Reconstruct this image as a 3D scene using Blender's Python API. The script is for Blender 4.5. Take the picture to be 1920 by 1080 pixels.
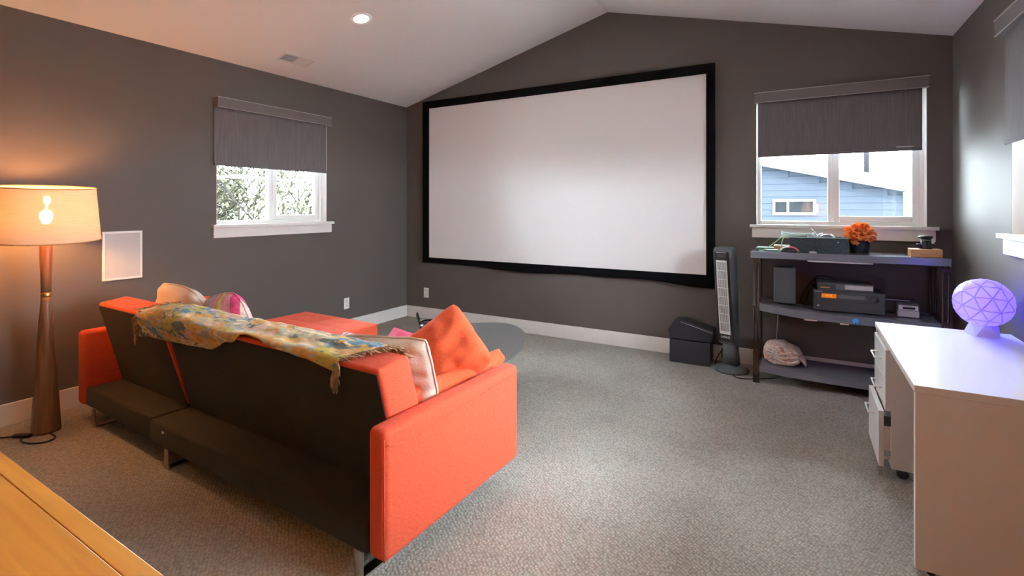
import bpy, bmesh, math, random
from mathutils import Vector, Matrix, noise
R = math.radians
random.seed(7)
scene = bpy.context.scene
for o in list(bpy.data.objects):
    bpy.data.objects.remove(o, do_unlink=True)
C = scene.collection

# ------------------------------------------------------------------ camera
cam_d = bpy.data.cameras.new('camera')
cam = bpy.data.objects.new('camera', cam_d)
C.objects.link(cam)
cam.location = (0, 0, 1.3)
cam.rotation_euler = (R(90), 0, R(30))
cam_d.sensor_width = 36.0
cam_d.lens = 36.0 * 938.0 / 1920.0
cam_d.shift_y = -(540 - 389) / 1920.0
cam_d.clip_start = 0.02
scene.camera = cam

# ------------------------------------------------------------------ world, sun, exposure
SKY = 21.0
w = bpy.data.worlds.new('sky')
scene.world = w
w.use_nodes = True
bg = w.node_tree.nodes['Background']
bg.inputs['Color'].default_value = (0.80, 0.92, 1.0, 1)
bg.inputs['Strength'].default_value = SKY
sun_d = bpy.data.lights.new('sun', 'SUN')
sun_d.energy = 5.0
sun_d.angle = R(1.5)
sun_d.color = (1, 0.95, 0.86)
sun = bpy.data.objects.new('sun', sun_d)
C.objects.link(sun)
sun.rotation_euler = (R(52), 0, 0)      # travels towards +Y, over the roof, enters no window
vs = scene.view_settings
vs.view_transform = 'Standard'
vs.look = 'None'
vs.gamma = 1.0
vs.use_curve_mapping = False
vs.exposure = 1.68
scene.cycles.max_bounces = 10
scene.cycles.diffuse_bounces = 6
scene.cycles.sample_clamp_indirect = 6.0

DOWNLIGHT = 90.0
LAMP = 165.0
ADDED_LAMP = 980.0  # strength of the lamp added behind the camera

# ------------------------------------------------------------------ room numbers
YB, XL, XR, YR = 4.57, -4.10, 0.92, -2.3
EA, AP, XA = 2.50, 3.155, -1.59
T = 0.16
SL = (AP - EA) / (XA - XL)
def ceil_z(x):
    return EA + SL * (x - XL) if x < XA else AP - (AP - EA) * (x - XA) / (XR - XA)

# ------------------------------------------------------------------ materials
def lin(c):
    return tuple((v / 255 / 12.92) if v / 255 <= 0.04045 else ((v / 255 + 0.055) / 1.055) ** 2.4 for v in c)

class NT:
    def __init__(s, name):
        s.m = bpy.data.materials.new(name)
        s.m.use_nodes = True
        s.t = s.m.node_tree
        s.b = s.t.nodes['Principled BSDF']
        s.out = s.t.nodes['Material Output']
    def n(s, typ, **kw):
        nd = s.t.nodes.new(typ)
        for k, v in kw.items():
            if isinstance(k, str) and hasattr(nd, k) and k not in nd.inputs:
                setattr(nd, k, v)
            else:
                nd.inputs[k].default_value = v
        return nd
    def l(s, a, b):
        s.t.links.new(a, b)
    def coord(s, scale=(1, 1, 1), kind='Object'):
        tc = s.n('ShaderNodeTexCoord')
        mp = s.n('ShaderNodeMapping')
        mp.inputs['Scale'].default_value = scale
        s.l(tc.outputs[kind], mp.inputs['Vector'])
        return mp.outputs['Vector']

def mat(name, col, rough=0.6, metal=0.0, var=0.0, vscale=8.0, bump=0.0, bscale=60.0, stretch=(1, 1, 1), spec=0.5, sheen=0.0):
    t = NT(name)
    b = t.b
    c = lin(col) if max(col) > 1.0 else col
    b.inputs['Base Color'].default_value = (*c, 1)
    b.inputs['Roughness'].default_value = rough
    b.inputs['Metallic'].default_value = metal
    b.inputs['Specular IOR Level'].default_value = spec
    if sheen:
        b.inputs['Sheen Weight'].default_value = sheen
    if var or bump:
        v = t.coord(stretch)
    if var:
        nz = t.n('ShaderNodeTexNoise')
        nz.inputs['Scale'].default_value = vscale
        nz.inputs['Detail'].default_value = 4
        t.l(v, nz.inputs['Vector'])
        cr = t.n('ShaderNodeValToRGB')
        cr.color_ramp.elements[0].position = 0.3
        cr.color_ramp.elements[1].position = 0.7
        cr.color_ramp.elements[0].color = (*[x * (1 - var) for x in c], 1)
        cr.color_ramp.elements[1].color = (*[min(1, x * (1 + var)) for x in c], 1)
        t.l(nz.outputs['Fac'], cr.inputs['Fac'])
        t.l(cr.outputs['Color'], b.inputs['Base Color'])
    if bump:
        n2 = t.n('ShaderNodeTexNoise')
        n2.inputs['Scale'].default_value = bscale
        n2.inputs['Detail'].default_value = 3
        t.l(v, n2.inputs['Vector'])
        bp = t.n('ShaderNodeBump')
        bp.inputs['Strength'].default_value = bump
        bp.inputs['Distance'].default_value = 0.01
        t.l(n2.outputs['Fac'], bp.inputs['Height'])
        t.l(bp.outputs['Normal'], b.inputs['Normal'])
    return t.m

def emit(name, col, strength):
    t = NT(name)
    e = t.n('ShaderNodeEmission')
    e.inputs['Color'].default_value = (*col, 1)
    e.inputs['Strength'].default_value = strength
    t.l(e.outputs[0], t.out.inputs['Surface'])
    return t.m

M = {}
M['wall'] = mat('dark_grey_paint', (0.128, 0.109, 0.100), 0.6, var=0.03, vscale=2, bump=0.05, bscale=220, spec=0.14)
M['ceiling'] = mat('ceiling_white', (0.90, 0.90, 0.895), 0.9, bump=0.05, bscale=150)
M['trim'] = mat('trim_white', (0.78, 0.75, 0.72), 0.4, var=0.03)
M['vinyl'] = mat('window_vinyl', (0.82, 0.82, 0.80), 0.35)
M['plate'] = mat('plate_white', (0.80, 0.79, 0.76), 0.35)
M['dark'] = mat('dark_recess', (0.03, 0.03, 0.03), 0.6)
M['black'] = mat('black_plastic', (0.012, 0.012, 0.014), 0.35, var=0.1)
M['blackmatte'] = mat('black_velvet', (0.004, 0.004, 0.005), 0.95, spec=0.1)
M['blackbox'] = mat('black_box_board', (0.022, 0.025, 0.034), 0.55, bump=0.1, bscale=120)
M['chrome'] = mat('brushed_chrome', (0.62, 0.61, 0.60), 0.25, 1.0, bump=0.03, bscale=300)
M['brass'] = mat('brass', (0.75, 0.52, 0.20), 0.3, 1.0)
M['shade_fabric'] = mat('shade_cloth', (0.140, 0.126, 0.132), 0.85, var=0.14, vscale=40, stretch=(3, 3, 0.15), bump=0.12, bscale=200)
M['fascia'] = mat('shade_fascia', (0.145, 0.125, 0.125), 0.6, var=0.05)
M['fascia_lit_edge'] = mat('shade_fascia_lit_edge', (0.38, 0.34, 0.33), 0.4)  # paler colour paints the light caught along the fascia edge
M['screen'] = mat('projection_screen', (0.82, 0.79, 0.79), 0.75, spec=0.2)
M['underlining'] = mat('sofa_black_lining', (0.013, 0.011, 0.010), 0.8, var=0.25, vscale=6, bump=0.15, bscale=120, sheen=0.05)
M['desk'] = mat('desk_white_laminate', (0.74, 0.72, 0.70), 0.28)
M['deskedge'] = mat('desk_edge_band', (0.80, 0.76, 0.72), 0.4)
M['castor'] = mat('castor_black', (0.02, 0.02, 0.02), 0.5)
M['shelf'] = mat('shelf_slate', (0.175, 0.182, 0.215), 0.2, var=0.08, vscale=12, stretch=(0.3, 3, 3), spec=0.5)
M['bronze'] = mat('bronze_metal', (0.085, 0.055, 0.045), 0.4, 0.7, var=0.1)
M['console'] = mat('console_black', (0.085, 0.092, 0.105), 0.5)
M['receiver'] = mat('receiver_black', (0.045, 0.05, 0.055), 0.35, bump=0.02, bscale=300)
M['player'] = mat('player_grey', (0.12, 0.13, 0.14), 0.35)
M['silver'] = mat('silver_plastic', (0.55, 0.55, 0.56), 0.3)
M['greyplastic'] = mat('fan_grey', (0.085, 0.098, 0.104), 0.35, var=0.06)
M['greylight'] = mat('grille_silver', (0.78, 0.76, 0.74), 0.4)
M['felt'] = mat('felt_slate', (0.055, 0.075, 0.085), 0.95, var=0.3, vscale=70, bump=0.4, bscale=150)
M['pot'] = mat('pot_navy', (0.025, 0.035, 0.045), 0.4)
def petal_mat():
    t = NT('petal_orange')
    df = t.n('ShaderNodeBsdfDiffuse'); df.inputs[0].default_value = (0.95, 0.36, 0.11, 1)
    tl = t.n('ShaderNodeBsdfTranslucent'); tl.inputs[0].default_value = (0.98, 0.42, 0.12, 1)
    mx = t.n('ShaderNodeMixShader'); mx.inputs[0].default_value = 0.45
    t.l(df.outputs[0], mx.inputs[1]); t.l(tl.outputs[0], mx.inputs[2]); t.l(mx.outputs[0], t.out.inputs['Surface'])
    return t.m
M['petal'] = petal_mat()
M['oak'] = mat('oak_block', (0.52, 0.27, 0.11), 0.55, var=0.2, vscale=9, stretch=(1, 8, 8))
M['towel'] = mat('towel_terry', (0.80, 0.62, 0.55), 0.95, bump=0.6, bscale=160, sheen=0.3)
M['cream'] = mat('cream_cotton', (0.68, 0.57, 0.49), 0.9, var=0.06, vscale=5, bump=0.25, bscale=90)
M['white_cable'] = mat('cable_white', (0.7, 0.68, 0.64), 0.5)
M['green_cable'] = mat('cable_green', (0.42, 0.55, 0.30), 0.5)
M['teal_plastic'] = mat('teal_plastic', (0.10, 0.19, 0.17), 0.35)
M['cyan_cable'] = mat('cable_pale_teal', (0.45, 0.65, 0.60), 0.5)
M['red_plastic'] = mat('red_plastic', (0.75, 0.10, 0.14), 0.3)
M['white_plastic'] = mat('white_plastic', (0.8, 0.8, 0.82), 0.3)
M['blue'] = mat('blue_tag', (0.05, 0.30, 0.72), 0.5)
M['table_grey'] = mat('coffee_table_grey', (0.115, 0.115, 0.118), 0.38, var=0.05, vscale=3)
M['pink'] = mat('pink_cloth', (0.75, 0.12, 0.24), 0.8, bump=0.2)
M['ground_bounce'] = mat('ground_pale_bounce', (0.46, 0.455, 0.44), 0.95, var=0.12, vscale=1.0, spec=0.0)  # pale tone chosen so the ground bounces daylight up to the ceiling
M['siding'] = mat('siding_blue_grey', (0.017, 0.0205, 0.027), 0.9, var=0.05, vscale=3, spec=0.0)
M['ext_white'] = mat('exterior_white', (0.30, 0.305, 0.31), 0.6, spec=0.1)
M['pipe'] = mat('pipe_grey', (0.009, 0.009, 0.010), 0.9, spec=0.0)
M['roof'] = mat('roof_pale', (0.45, 0.45, 0.46), 0.8, var=0.05)
M['bark'] = mat('tree_bark', (0.015, 0.014, 0.012), 0.9, var=0.3, spec=0.0)
M['extglass'] = mat('exterior_glass', (0.006, 0.007, 0.008), 0.05, spec=0.08)
M['lampblack'] = mat('cord_black', (0.02, 0.018, 0.016), 0.5)
M['roomwall_out'] = M['wall']

def glass_mat():
    t = NT('window_glass')
    tr = t.n('ShaderNodeBsdfTransparent')
    tr.inputs['Color'].default_value = (0.97, 0.985, 0.98, 1)
    gl = t.n('ShaderNodeBsdfGlossy')
    gl.inputs['Roughness'].default_value = 0.02
    fr = t.n('ShaderNodeFresnel')
    fr.inputs['IOR'].default_value = 1.45
    mx = t.n('ShaderNodeMixShader')
    t.l(fr.outputs[0], mx.inputs[0])
    t.l(tr.outputs[0], mx.inputs[1])
    t.l(gl.outputs[0], mx.inputs[2])
    t.l(mx.outputs[0], t.out.inputs['Surface'])
    return t.m
M['glass'] = glass_mat()

def carpet_mat():
    t = NT('carpet_loop')
    b = t.b
    b.inputs['Roughness'].default_value = 0.95
    b.inputs['Specular IOR Level'].default_value = 0.1
    v = t.coord((1, 1, 1))
    vo = t.n('ShaderNodeTexVoronoi')
    vo.inputs['Scale'].default_value = 92
    vo.inputs['Randomness'].default_value = 0.55
    mp = t.n('ShaderNodeMapping')
    mp.inputs['Scale'].default_value = (1.0, 0.72, 1)
    mp.inputs['Rotation'].default_value = (0, 0, R(28))
    t.l(v, mp.inputs['Vector'])
    t.l(mp.outputs[0], vo.inputs['Vector'])
    cr = t.n('ShaderNodeValToRGB')
    cr.color_ramp.elements[0].position = 0.1
    cr.color_ramp.elements[0].color = (0.46, 0.435, 0.395, 1)
    cr.color_ramp.elements[1].position = 0.75
    cr.color_ramp.elements[1].color = (0.27, 0.25, 0.222, 1)
    t.l(vo.outputs['Distance'], cr.inputs['Fac'])
    nz = t.n('ShaderNodeTexNoise')
    nz.inputs['Scale'].default_value = 1.6
    nz.inputs['Detail'].default_value = 5
    t.l(v, nz.inputs['Vector'])
    c2 = t.n('ShaderNodeValToRGB')
    c2.color_ramp.elements[0].position = 0.35
    c2.color_ramp.elements[0].color = (0.86, 0.86, 0.86, 1)
    c2.color_ramp.elements[1].position = 0.65
    c2.color_ramp.elements[1].color = (1.06, 1.06, 1.06, 1)
    t.l(nz.outputs['Fac'], c2.inputs['Fac'])
    mx = t.n('ShaderNodeMixRGB')
    mx.blend_type = 'MULTIPLY'
    mx.inputs[0].default_value = 1
    t.l(cr.outputs[0], mx.inputs[1])
    t.l(c2.outputs[0], mx.inputs[2])
    t.l(mx.outputs[0], b.inputs['Base Color'])
    bp = t.n('ShaderNodeBump')
    bp.invert = True
    bp.inputs['Strength'].default_value = 0.7
    bp.inputs['Distance'].default_value = 0.006
    t.l(vo.outputs['Distance'], bp.inputs['Height'])
    t.l(bp.outputs[0], b.inputs['Normal'])
    return t.m
M['carpet'] = carpet_mat()

def sofa_mat(name, col):
    t = NT(name)
    b = t.b
    b.inputs['Roughness'].default_value = 0.85
    b.inputs['Specular IOR Level'].default_value = 0.2
    b.inputs['Sheen Weight'].default_value = 0.06
    b.inputs['Sheen Roughness'].default_value = 0.5
    v = t.coord((1, 1, 1))
    nz = t.n('ShaderNodeTexNoise')
    nz.inputs['Scale'].default_value = 160
    nz.inputs['Detail'].default_value = 2
    mp = t.n('ShaderNodeMapping')
    mp.inputs['Scale'].default_value = (1, 0.35, 1.4)
    t.l(v, mp.inputs[0])
    t.l(mp.outputs[0], nz.inputs['Vector'])
    cr = t.n('ShaderNodeValToRGB')
    cr.color_ramp.elements[0].position = 0.25
    cr.color_ramp.elements[1].position = 0.75
    cr.color_ramp.elements[0].color = (col[0] * .86, col[1] * .8, col[2] * .8, 1)
    cr.color_ramp.elements[1].color = (min(1, col[0] * 1.06), col[1] * 1.2, col[2] * 1.2, 1)
    t.l(nz.outputs['Fac'], cr.inputs[0])
    t.l(cr.outputs[0], b.inputs['Base Color'])
    bp = t.n('ShaderNodeBump')
    bp.inputs['Strength'].default_value = 0.15
    bp.inputs['Distance'].default_value = 0.003
    t.l(nz.outputs['Fac'], bp.inputs['Height'])
    t.l(bp.outputs[0], b.inputs['Normal'])
    return t.m
M['orange'] = sofa_mat('sofa_coral_weave', (0.75, 0.099, 0.047))
M['orange2'] = sofa_mat('pillow_orange_cotton', (0.82, 0.120, 0.045))

def wood_mat(name, dark, light, scale=(1, 14, 14), rough=0.35):
    t = NT(name)
    b = t.b
    b.inputs['Roughness'].default_value = rough
    v = t.coord(scale)
    nz = t.n('ShaderNodeTexNoise')
    nz.inputs['Scale'].default_value = 2.2
    nz.inputs['Detail'].default_value = 6
    nz.inputs['Distortion'].default_value = 0.6
    t.l(v, nz.inputs['Vector'])
    oi = t.n('ShaderNodeObjectInfo')
    ad = t.n('ShaderNodeMath')
    ad.operation = 'MULTIPLY_ADD'
    ad.inputs[1].default_value = 0.25
    t.l(oi.outputs['Random'], ad.inputs[0])
    t.l(nz.outputs['Fac'], ad.inputs[2])
    cr = t.n('ShaderNodeValToRGB')
    cr.color_ramp.elements[0].position = 0.35
    cr.color_ramp.elements[0].color = (*dark, 1)
    cr.color_ramp.elements[1].position = 0.85
    cr.color_ramp.elements[1].color = (*light, 1)
    t.l(ad.outputs[0], cr.inputs[0])
    t.l(cr.outputs[0], b.inputs['Base Color'])
    return t.m
M['lampwood'] = wood_mat('lamp_walnut', (0.11, 0.045, 0.020), (0.28, 0.13, 0.06), (18, 18, 1.2), 0.32)
M['tablewood'] = wood_mat('table_honey_wood', (0.68, 0.28, 0.035), (0.88, 0.43, 0.075), (1.2, 16, 16), 0.3)

def shade_mat():
    t = NT('lampshade_linen')
    v = t.coord((1, 1, 1))
    nz = t.n('ShaderNodeTexNoise')
    nz.inputs['Scale'].default_value = 30
    mp = t.n('ShaderNodeMapping')
    mp.inputs['Scale'].default_value = (0.3, 0.3, 6)
    t.l(v, mp.inputs[0])
    t.l(mp.outputs[0], nz.inputs['Vector'])
    cr = t.n('ShaderNodeValToRGB')
    cr.color_ramp.elements[0].color = (0.66, 0.45, 0.31, 1)
    cr.color_ramp.elements[1].color = (0.82, 0.61, 0.45, 1)
    t.l(nz.outputs[0], cr.inputs[0])
    df = t.n('ShaderNodeBsdfDiffuse')
    tl = t.n('ShaderNodeBsdfTranslucent')
    t.l(cr.outputs[0], df.inputs[0])
    t.l(cr.outputs[0], tl.inputs[0])
    m1 = t.n('ShaderNodeMixShader')
    m1.inputs[0].default_value = 0.062
    t.l(df.outputs[0], m1.inputs[1])
    t.l(tl.outputs[0], m1.inputs[2])
    tr = t.n('ShaderNodeBsdfTransparent')
    tr.inputs[0].default_value = (1, 0.85, 0.6, 1)
    m2 = t.n('ShaderNodeMixShader')
    m2.inputs[0].default_value = 0.03
    t.l(m1.outputs[0], m2.inputs[1])
    t.l(tr.outputs[0], m2.inputs[2])
    t.l(m2.outputs[0], t.out.inputs['Surface'])
    return t.m
M['lampshade'] = shade_mat()

def ramp_mat(name, stops, tex='voronoi', scale=9.0, stretch=(1, 1, 1), rough=0.9, bump=0.2, interp='CONSTANT', axis=None, coord='Object', off=0.5):
    t = NT(name)
    b = t.b
    b.inputs['Roughness'].default_value = rough
    b.inputs['Specular IOR Level'].default_value = 0.15
    v = t.coord(stretch, coord)
    cr = t.n('ShaderNodeValToRGB')
    cr.color_ramp.interpolation = interp
    el = cr.color_ramp.elements
    while len(el) < len(stops):
        el.new(0.5)
    for e, (p, c) in zip(el, stops):
        e.position = p
        e.color = (*c, 1)
    nz = t.n('ShaderNodeTexNoise')
    nz.inputs['Scale'].default_value = 40
    t.l(v, nz.inputs['Vector'])
    if tex == 'voronoi':
        n0 = t.n('ShaderNodeTexNoise')
        n0.inputs['Scale'].default_value = scale * 1.2
        t.l(v, n0.inputs['Vector'])
        mv = t.n('ShaderNodeMixRGB')
        mv.blend_type = 'LINEAR_LIGHT'
        mv.inputs[0].default_value = 0.07
        t.l(v, mv.inputs[1])
        t.l(n0.outputs['Color'], mv.inputs[2])
        vo = t.n('ShaderNodeTexVoronoi')
        vo.inputs['Scale'].default_value = scale
        t.l(mv.outputs[0], vo.inputs['Vector'])
        sp = t.n('ShaderNodeSeparateColor')
        t.l(vo.outputs['Color'], sp.inputs[0])
        t.l(sp.outputs[0], cr.inputs[0])
    else:
        sx = t.n('ShaderNodeSeparateXYZ')
        t.l(v, sx.inputs[0])
        fr = t.n('ShaderNodeMath')
        fr.operation = 'FRACT'
        ml = t.n('ShaderNodeMath')
        ml.operation = 'MULTIPLY'
        ml.inputs[1].default_value = scale
        t.l(sx.outputs[axis or 0], ml.inputs[0])
        of = t.n('ShaderNodeMath')
        of.operation = 'ADD'
        of.inputs[1].default_value = off
        t.l(ml.outputs[0], of.inputs[0])
        t.l(of.outputs[0], fr.inputs[0])
        t.l(fr.outputs[0], cr.inputs[0])
    mx = t.n('ShaderNodeMixRGB')
    mx.blend_type = 'MULTIPLY'
    mx.inputs[0].default_value = 0.40
    t.l(cr.outputs[0], mx.inputs[1])
    c3 = t.n('ShaderNodeValToRGB')
    c3.color_ramp.elements[0].position = 0.35
    c3.color_ramp.elements[0].color = (0.35, 0.35, 0.35, 1)
    c3.color_ramp.elements[1].position = 0.6
    t.l(nz.outputs['Fac'], c3.inputs[0])
    t.l(c3.outputs[0], mx.inputs[2])
    t.l(mx.outputs[0], b.inputs['Base Color'])
    bp = t.n('ShaderNodeBump')
    bp.inputs['Strength'].default_value = bump
    bp.inputs['Distance'].default_value = 0.01
    t.l(nz.outputs['Fac'], bp.inputs['Height'])
    t.l(bp.outputs[0], b.inputs['Normal'])
    return t.m
M['throw'] = ramp_mat('throw_tapestry', [
    (0.0, (0.78, 0.52, 0.22)), (0.15, (0.20, 0.28, 0.28)), (0.26, (0.85, 0.72, 0.50)), (0.44, (0.60, 0.52, 0.14)),
    (0.52, (0.18, 0.36, 0.50)), (0.60, (0.85, 0.60, 0.46)), (0.70, (0.58, 0.60, 0.42)), (0.80, (0.78, 0.46, 0.14)), (0.91, (0.48, 0.50, 0.50))],
    scale=21, stretch=(0.5, 1.1, 1.1))
M['fringe'] = mat('fringe_yarn', (0.42, 0.30, 0.19), 0.95, var=0.5, vscale=30)
M['stripe'] = ramp_mat('pillow_stripes', [
    (0.0, (0.62, 0.55, 0.85)), (0.22, (0.80, 0.60, 0.85)), (0.32, (0.85, 0.55, 0.20)), (0.40, (0.88, 0.80, 0.55)),
    (0.52, (0.88, 0.42, 0.55)), (0.66, (0.85, 0.12, 0.32)), (0.80, (0.80, 0.72, 0.68)), (0.92, (0.45, 0.50, 0.62))],
    tex='stripe', scale=2.9, axis=0, bump=0.1, off=0.22)
M['towel_pattern'] = ramp_mat('towel_pattern', [
    (0.0, (0.80, 0.68, 0.60)), (0.45, (0.85, 0.50, 0.38)), (0.62, (0.75, 0.66, 0.62)), (0.85, (0.62, 0.34, 0.26))],
    scale=34, bump=0.5)
M['stripe_pink'] = ramp_mat('cloth_pink_stripes', [
    (0.0, (0.85, 0.75, 0.72)), (0.5, (0.80, 0.22, 0.25))], tex='stripe', scale=26, axis=0)

# foliage / sky-lit leaves
M['leaf_pale'] = mat('leaf_pale', (0.050, 0.047, 0.033), 0.9, var=0.4, spec=0.0)
M['leaf_olive'] = mat('leaf_olive', (0.017, 0.019, 0.012), 0.9, var=0.4, spec=0.0)

# ------------------------------------------------------------------ mesh helpers
class MB:
    def __init__(s):
        s.v = []
        s.f = []
        s.sm = []
    def add(s, vs, fs, smooth=False, m=None):
        b = len(s.v)
        s.v += [tuple(m @ Vector(p)) if m is not None else tuple(p) for p in vs]
        s.f += [tuple(b + i for i in f) for f in fs]
        s.sm += [smooth] * len(fs)
        return s
    def box(s, x0, x1, y0, y1, z0, z1, m=None):
        vs = [(x0, y0, z0), (x1, y0, z0), (x1, y1, z0), (x0, y1, z0), (x0, y0, z1), (x1, y0, z1), (x1, y1, z1), (x0, y1, z1)]
        return s.add(vs, [(0, 3, 2, 1), (4, 5, 6, 7), (0, 1, 5, 4), (1, 2, 6, 5), (2, 3, 7, 6), (3, 0, 4, 7)], False, m)
    def prism(s, poly, a0, a1, axis='y', m=None):
        """poly: 2D points; extruded a0..a1 along axis. x:(y,z) y:(x,z) z:(x,y)"""
        def P(p, a):
            return (a, p[0], p[1]) if axis == 'x' else (p[0], a, p[1]) if axis == 'y' else (p[0], p[1], a)
        n = len(poly)
        vs = [P(p, a0) for p in poly] + [P(p, a1) for p in poly]
        fs = [tuple(range(n)), tuple(range(2 * n - 1, n - 1, -1))] + [(i, i + n, (i + 1) % n + n, (i + 1) % n) for i in range(n)]
        return s.add(vs, fs, False, m)
    def lathe(s, prof, n=32, c=(0, 0, 0), m=None, smooth=True, close=False):
        vs, fs = [], []
        k = len(prof)
        for i in range(n):
            a = 2 * math.pi * i / n
            for r, z in prof:
                vs.append((c[0] + r * math.cos(a), c[1] + r * math.sin(a), c[2] + z))
        for i in range(n):
            j = (i + 1) % n
            for q in range(k - 1):
                fs.append((i * k + q, j * k + q, j * k + q + 1, i * k + q + 1))
            if close:
                fs.append((i * k + k - 1, j * k + k - 1, j * k, i * k))
        if not close:
            if prof[0][0] > 1e-6:
                fs.append(tuple(i * k for i in range(n - 1, -1, -1)))
            if prof[-1][0] > 1e-6:
                fs.append(tuple(i * k + k - 1 for i in range(n)))
        return s.add(vs, fs, smooth, m)
    def tube(s, pts, r, n=8, m=None, caps=True):
        pts = [Vector(p) for p in pts]
        vs, fs = [], []
        k = len(pts)
        rr = r if isinstance(r, (list, tuple)) else [r] * k
        up = Vector((0, 0, 1))
        for i, p in enumerate(pts):
            d = (pts[min(i + 1, k - 1)] - pts[max(i - 1, 0)]).normalized()
            u = d.cross(up)
            if u.length < 0.05:
                u = d.cross(Vector((0, 1, 0)))
            u.normalize()
            w_ = d.cross(u).normalized()
            for q in range(n):
                a = 2 * math.pi * q / n
                vs.append(tuple(p + (u * math.cos(a) + w_ * math.sin(a)) * rr[i]))
        for i in range(k - 1):
            for q in range(n):
                fs.append((i * n + q, i * n + (q + 1) % n, (i + 1) * n + (q + 1) % n, (i + 1) * n + q))
        if caps:
            fs.append(tuple(range(n - 1, -1, -1)))
            fs.append(tuple((k - 1) * n + q for q in range(n)))
        return s.add(vs, fs, True, m)
    def grid(s, fn, nu, nv, smooth=True, m=None):
        vs = [fn(i / nu, j / nv) for i in range(nu + 1) for j in range(nv + 1)]
        fs = [(i * (nv + 1) + j, (i + 1) * (nv + 1) + j, (i + 1) * (nv + 1) + j + 1, i * (nv + 1) + j + 1) for i in range(nu) for j in range(nv)]
        return s.add(vs, fs, smooth, m)
    def build(s, name, material, parent=None, bevel=0.0, seg=2, smooth=None, solid=0.0, sub=0, loc=None, rot=None, fix=True):
        me = bpy.data.meshes.new(name)
        me.from_pydata(s.v, [], s.f)
        me.update()
        for p, q in zip(me.polygons, s.sm):
            p.use_smooth = q if smooth is None else smooth
        if fix:
            bm = bmesh.new()
            bm.from_mesh(me)
            bmesh.ops.recalc_face_normals(bm, faces=bm.faces)
            bm.to_mesh(me)
            bm.free()
        me.materials.append(M[material] if isinstance(material, str) else material)
        o = bpy.data.objects.new(name, me)
        C.objects.link(o)
        if parent is not None:
            o.parent = parent
        if loc:
            o.location = loc
        if rot:
            o.rotation_euler = rot
        if solid:
            md = o.modifiers.new('solid', 'SOLIDIFY')
            md.thickness = solid
            md.offset = 0
        if bevel:
            md = o.modifiers.new('bevel', 'BEVEL')
            md.width = bevel
            md.segments = seg
            md.limit_method = 'ANGLE'
            md.angle_limit = R(35)
        if sub:
            md = o.modifiers.new('sub', 'SUBSURF')
            md.levels = sub
            md.render_levels = sub
        return o

def tag(o, label=None, cat=None, group=None, kind=None):
    if label: o['label'] = label
    if cat: o['category'] = cat
    if group: o['group'] = group
    if kind: o['kind'] = kind
    return o
def thing(name, label, cat, loc=(0, 0, 0), rz=0.0, group=None):
    o = bpy.data.objects.new(name, None)
    o.empty_display_size = 0.1
    C.objects.link(o)
    o.location = loc
    o.rotation_euler = (0, 0, rz)
    return tag(o, label, cat, group)
def struct(o, label=None):
    o['kind'] = 'structure'
    if label: o['label'] = label
    return o
def box(x0, x1, y0, y1, z0, z1):
    return MB().box(x0, x1, y0, y1, z0, z1)
def smooth_curve(pts, n=6):
    """Catmull-Rom through pts."""
    P = [Vector(p) for p in pts]
    out = []
    for i in range(len(P) - 1):
        a, b, c, d = P[max(i - 1, 0)], P[i], P[i + 1], P[min(i + 2, len(P) - 1)]
        for k in range(n):
            t = k / n
            out.append(0.5 * ((2 * b) + (c - a) * t + (2 * a - 5 * b + 4 * c - d) * t * t + (3 * b - a - 3 * c + d) * t ** 3))
    out.append(P[-1])
    return out
def fbm(x, y, z=0.0, s=1.0):
    return noise.noise(Vector((x * s, y * s, z * s)))

# ------------------------------------------------------------------ structure
def S(name, mb, m, **k):
    return struct(mb.build(name, m, **k))

S('floor', box(XL - T, XR + T, YR - T, YB + T, -0.12, 0.0), 'carpet')

# windows: opening numbers
WL = dict(a0=2.312, a1=3.400, z0=1.158, z1=2.150)      # in the left wall (Y range)
WB = dict(a0=-0.318, a1=0.780, z0=1.160, z1=2.180)     # in the back wall (X range)
WR = dict(a0=1.350, a1=3.440, z0=1.165, z1=2.190)      # in the right wall (Y range)

mb = MB()                                                # back wall with its gable
gz = lambda x: ceil_z(min(max(x, XL), XR)) + 0.05
mb.prism([(XL - T, -0.05), (WB['a0'], -0.05), (WB['a0'], gz(WB['a0'])), (XA, AP + 0.05), (XL, EA + 0.05), (XL - T, EA + 0.05)], YB, YB + T, 'y')
mb.prism([(WB['a1'], -0.05), (XR + T, -0.05), (XR + T, EA + 0.05), (WB['a1'], gz(WB['a1']))], YB, YB + T, 'y')
mb.prism([(WB['a0'], -0.05), (WB['a1'], -0.05), (WB['a1'], WB['z0']), (WB['a0'], WB['z0'])], YB, YB + T, 'y')
mb.prism([(WB['a0'], WB['z1']), (WB['a1'], WB['z1']), (WB['a1'], gz(WB['a1'])), (WB['a0'], gz(WB['a0']))], YB, YB + T, 'y')
S('wall_back', mb, 'wall')
def side_wall(name, x0, x1, W):
    mb = MB()
    zt = EA + 0.06
    mb.box(x0, x1, YR - T, W['a0'], -0.05, zt)
    mb.box(x0, x1, W['a1'], YB, -0.05, zt)
    mb.box(x0, x1, W['a0'], W['a1'], -0.05, W['z0'])
    mb.box(x0, x1, W['a0'], W['a1'], W['z1'], zt)
    S(name, mb, 'wall')
side_wall('wall_left', XL - T, XL, WL)
side_wall('wall_right', XR, XR + T, WR)
mb = MB()
mb.prism([(XL - T, -0.05), (XR + T, -0.05), (XR + T, EA + 0.05), (XR, EA + 0.05), (XA, AP + 0.05), (XL, EA + 0.05), (XL - T, EA + 0.05)], YR - T, YR, 'y')
S('wall_rear', mb, 'wall')
mb = MB()
k = SL * 0.4
mb.prism([(XL - 0.4, EA - k), (XA, AP), (XR + 0.4, EA - k), (XR + 0.4, EA - k + 0.25), (XA, AP + 0.25), (XL - 0.4, EA - k + 0.25)], YR - 0.5, YB + 0.5, 'y')
S('ceiling', mb, 'ceiling')
BH = 0.132
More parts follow.
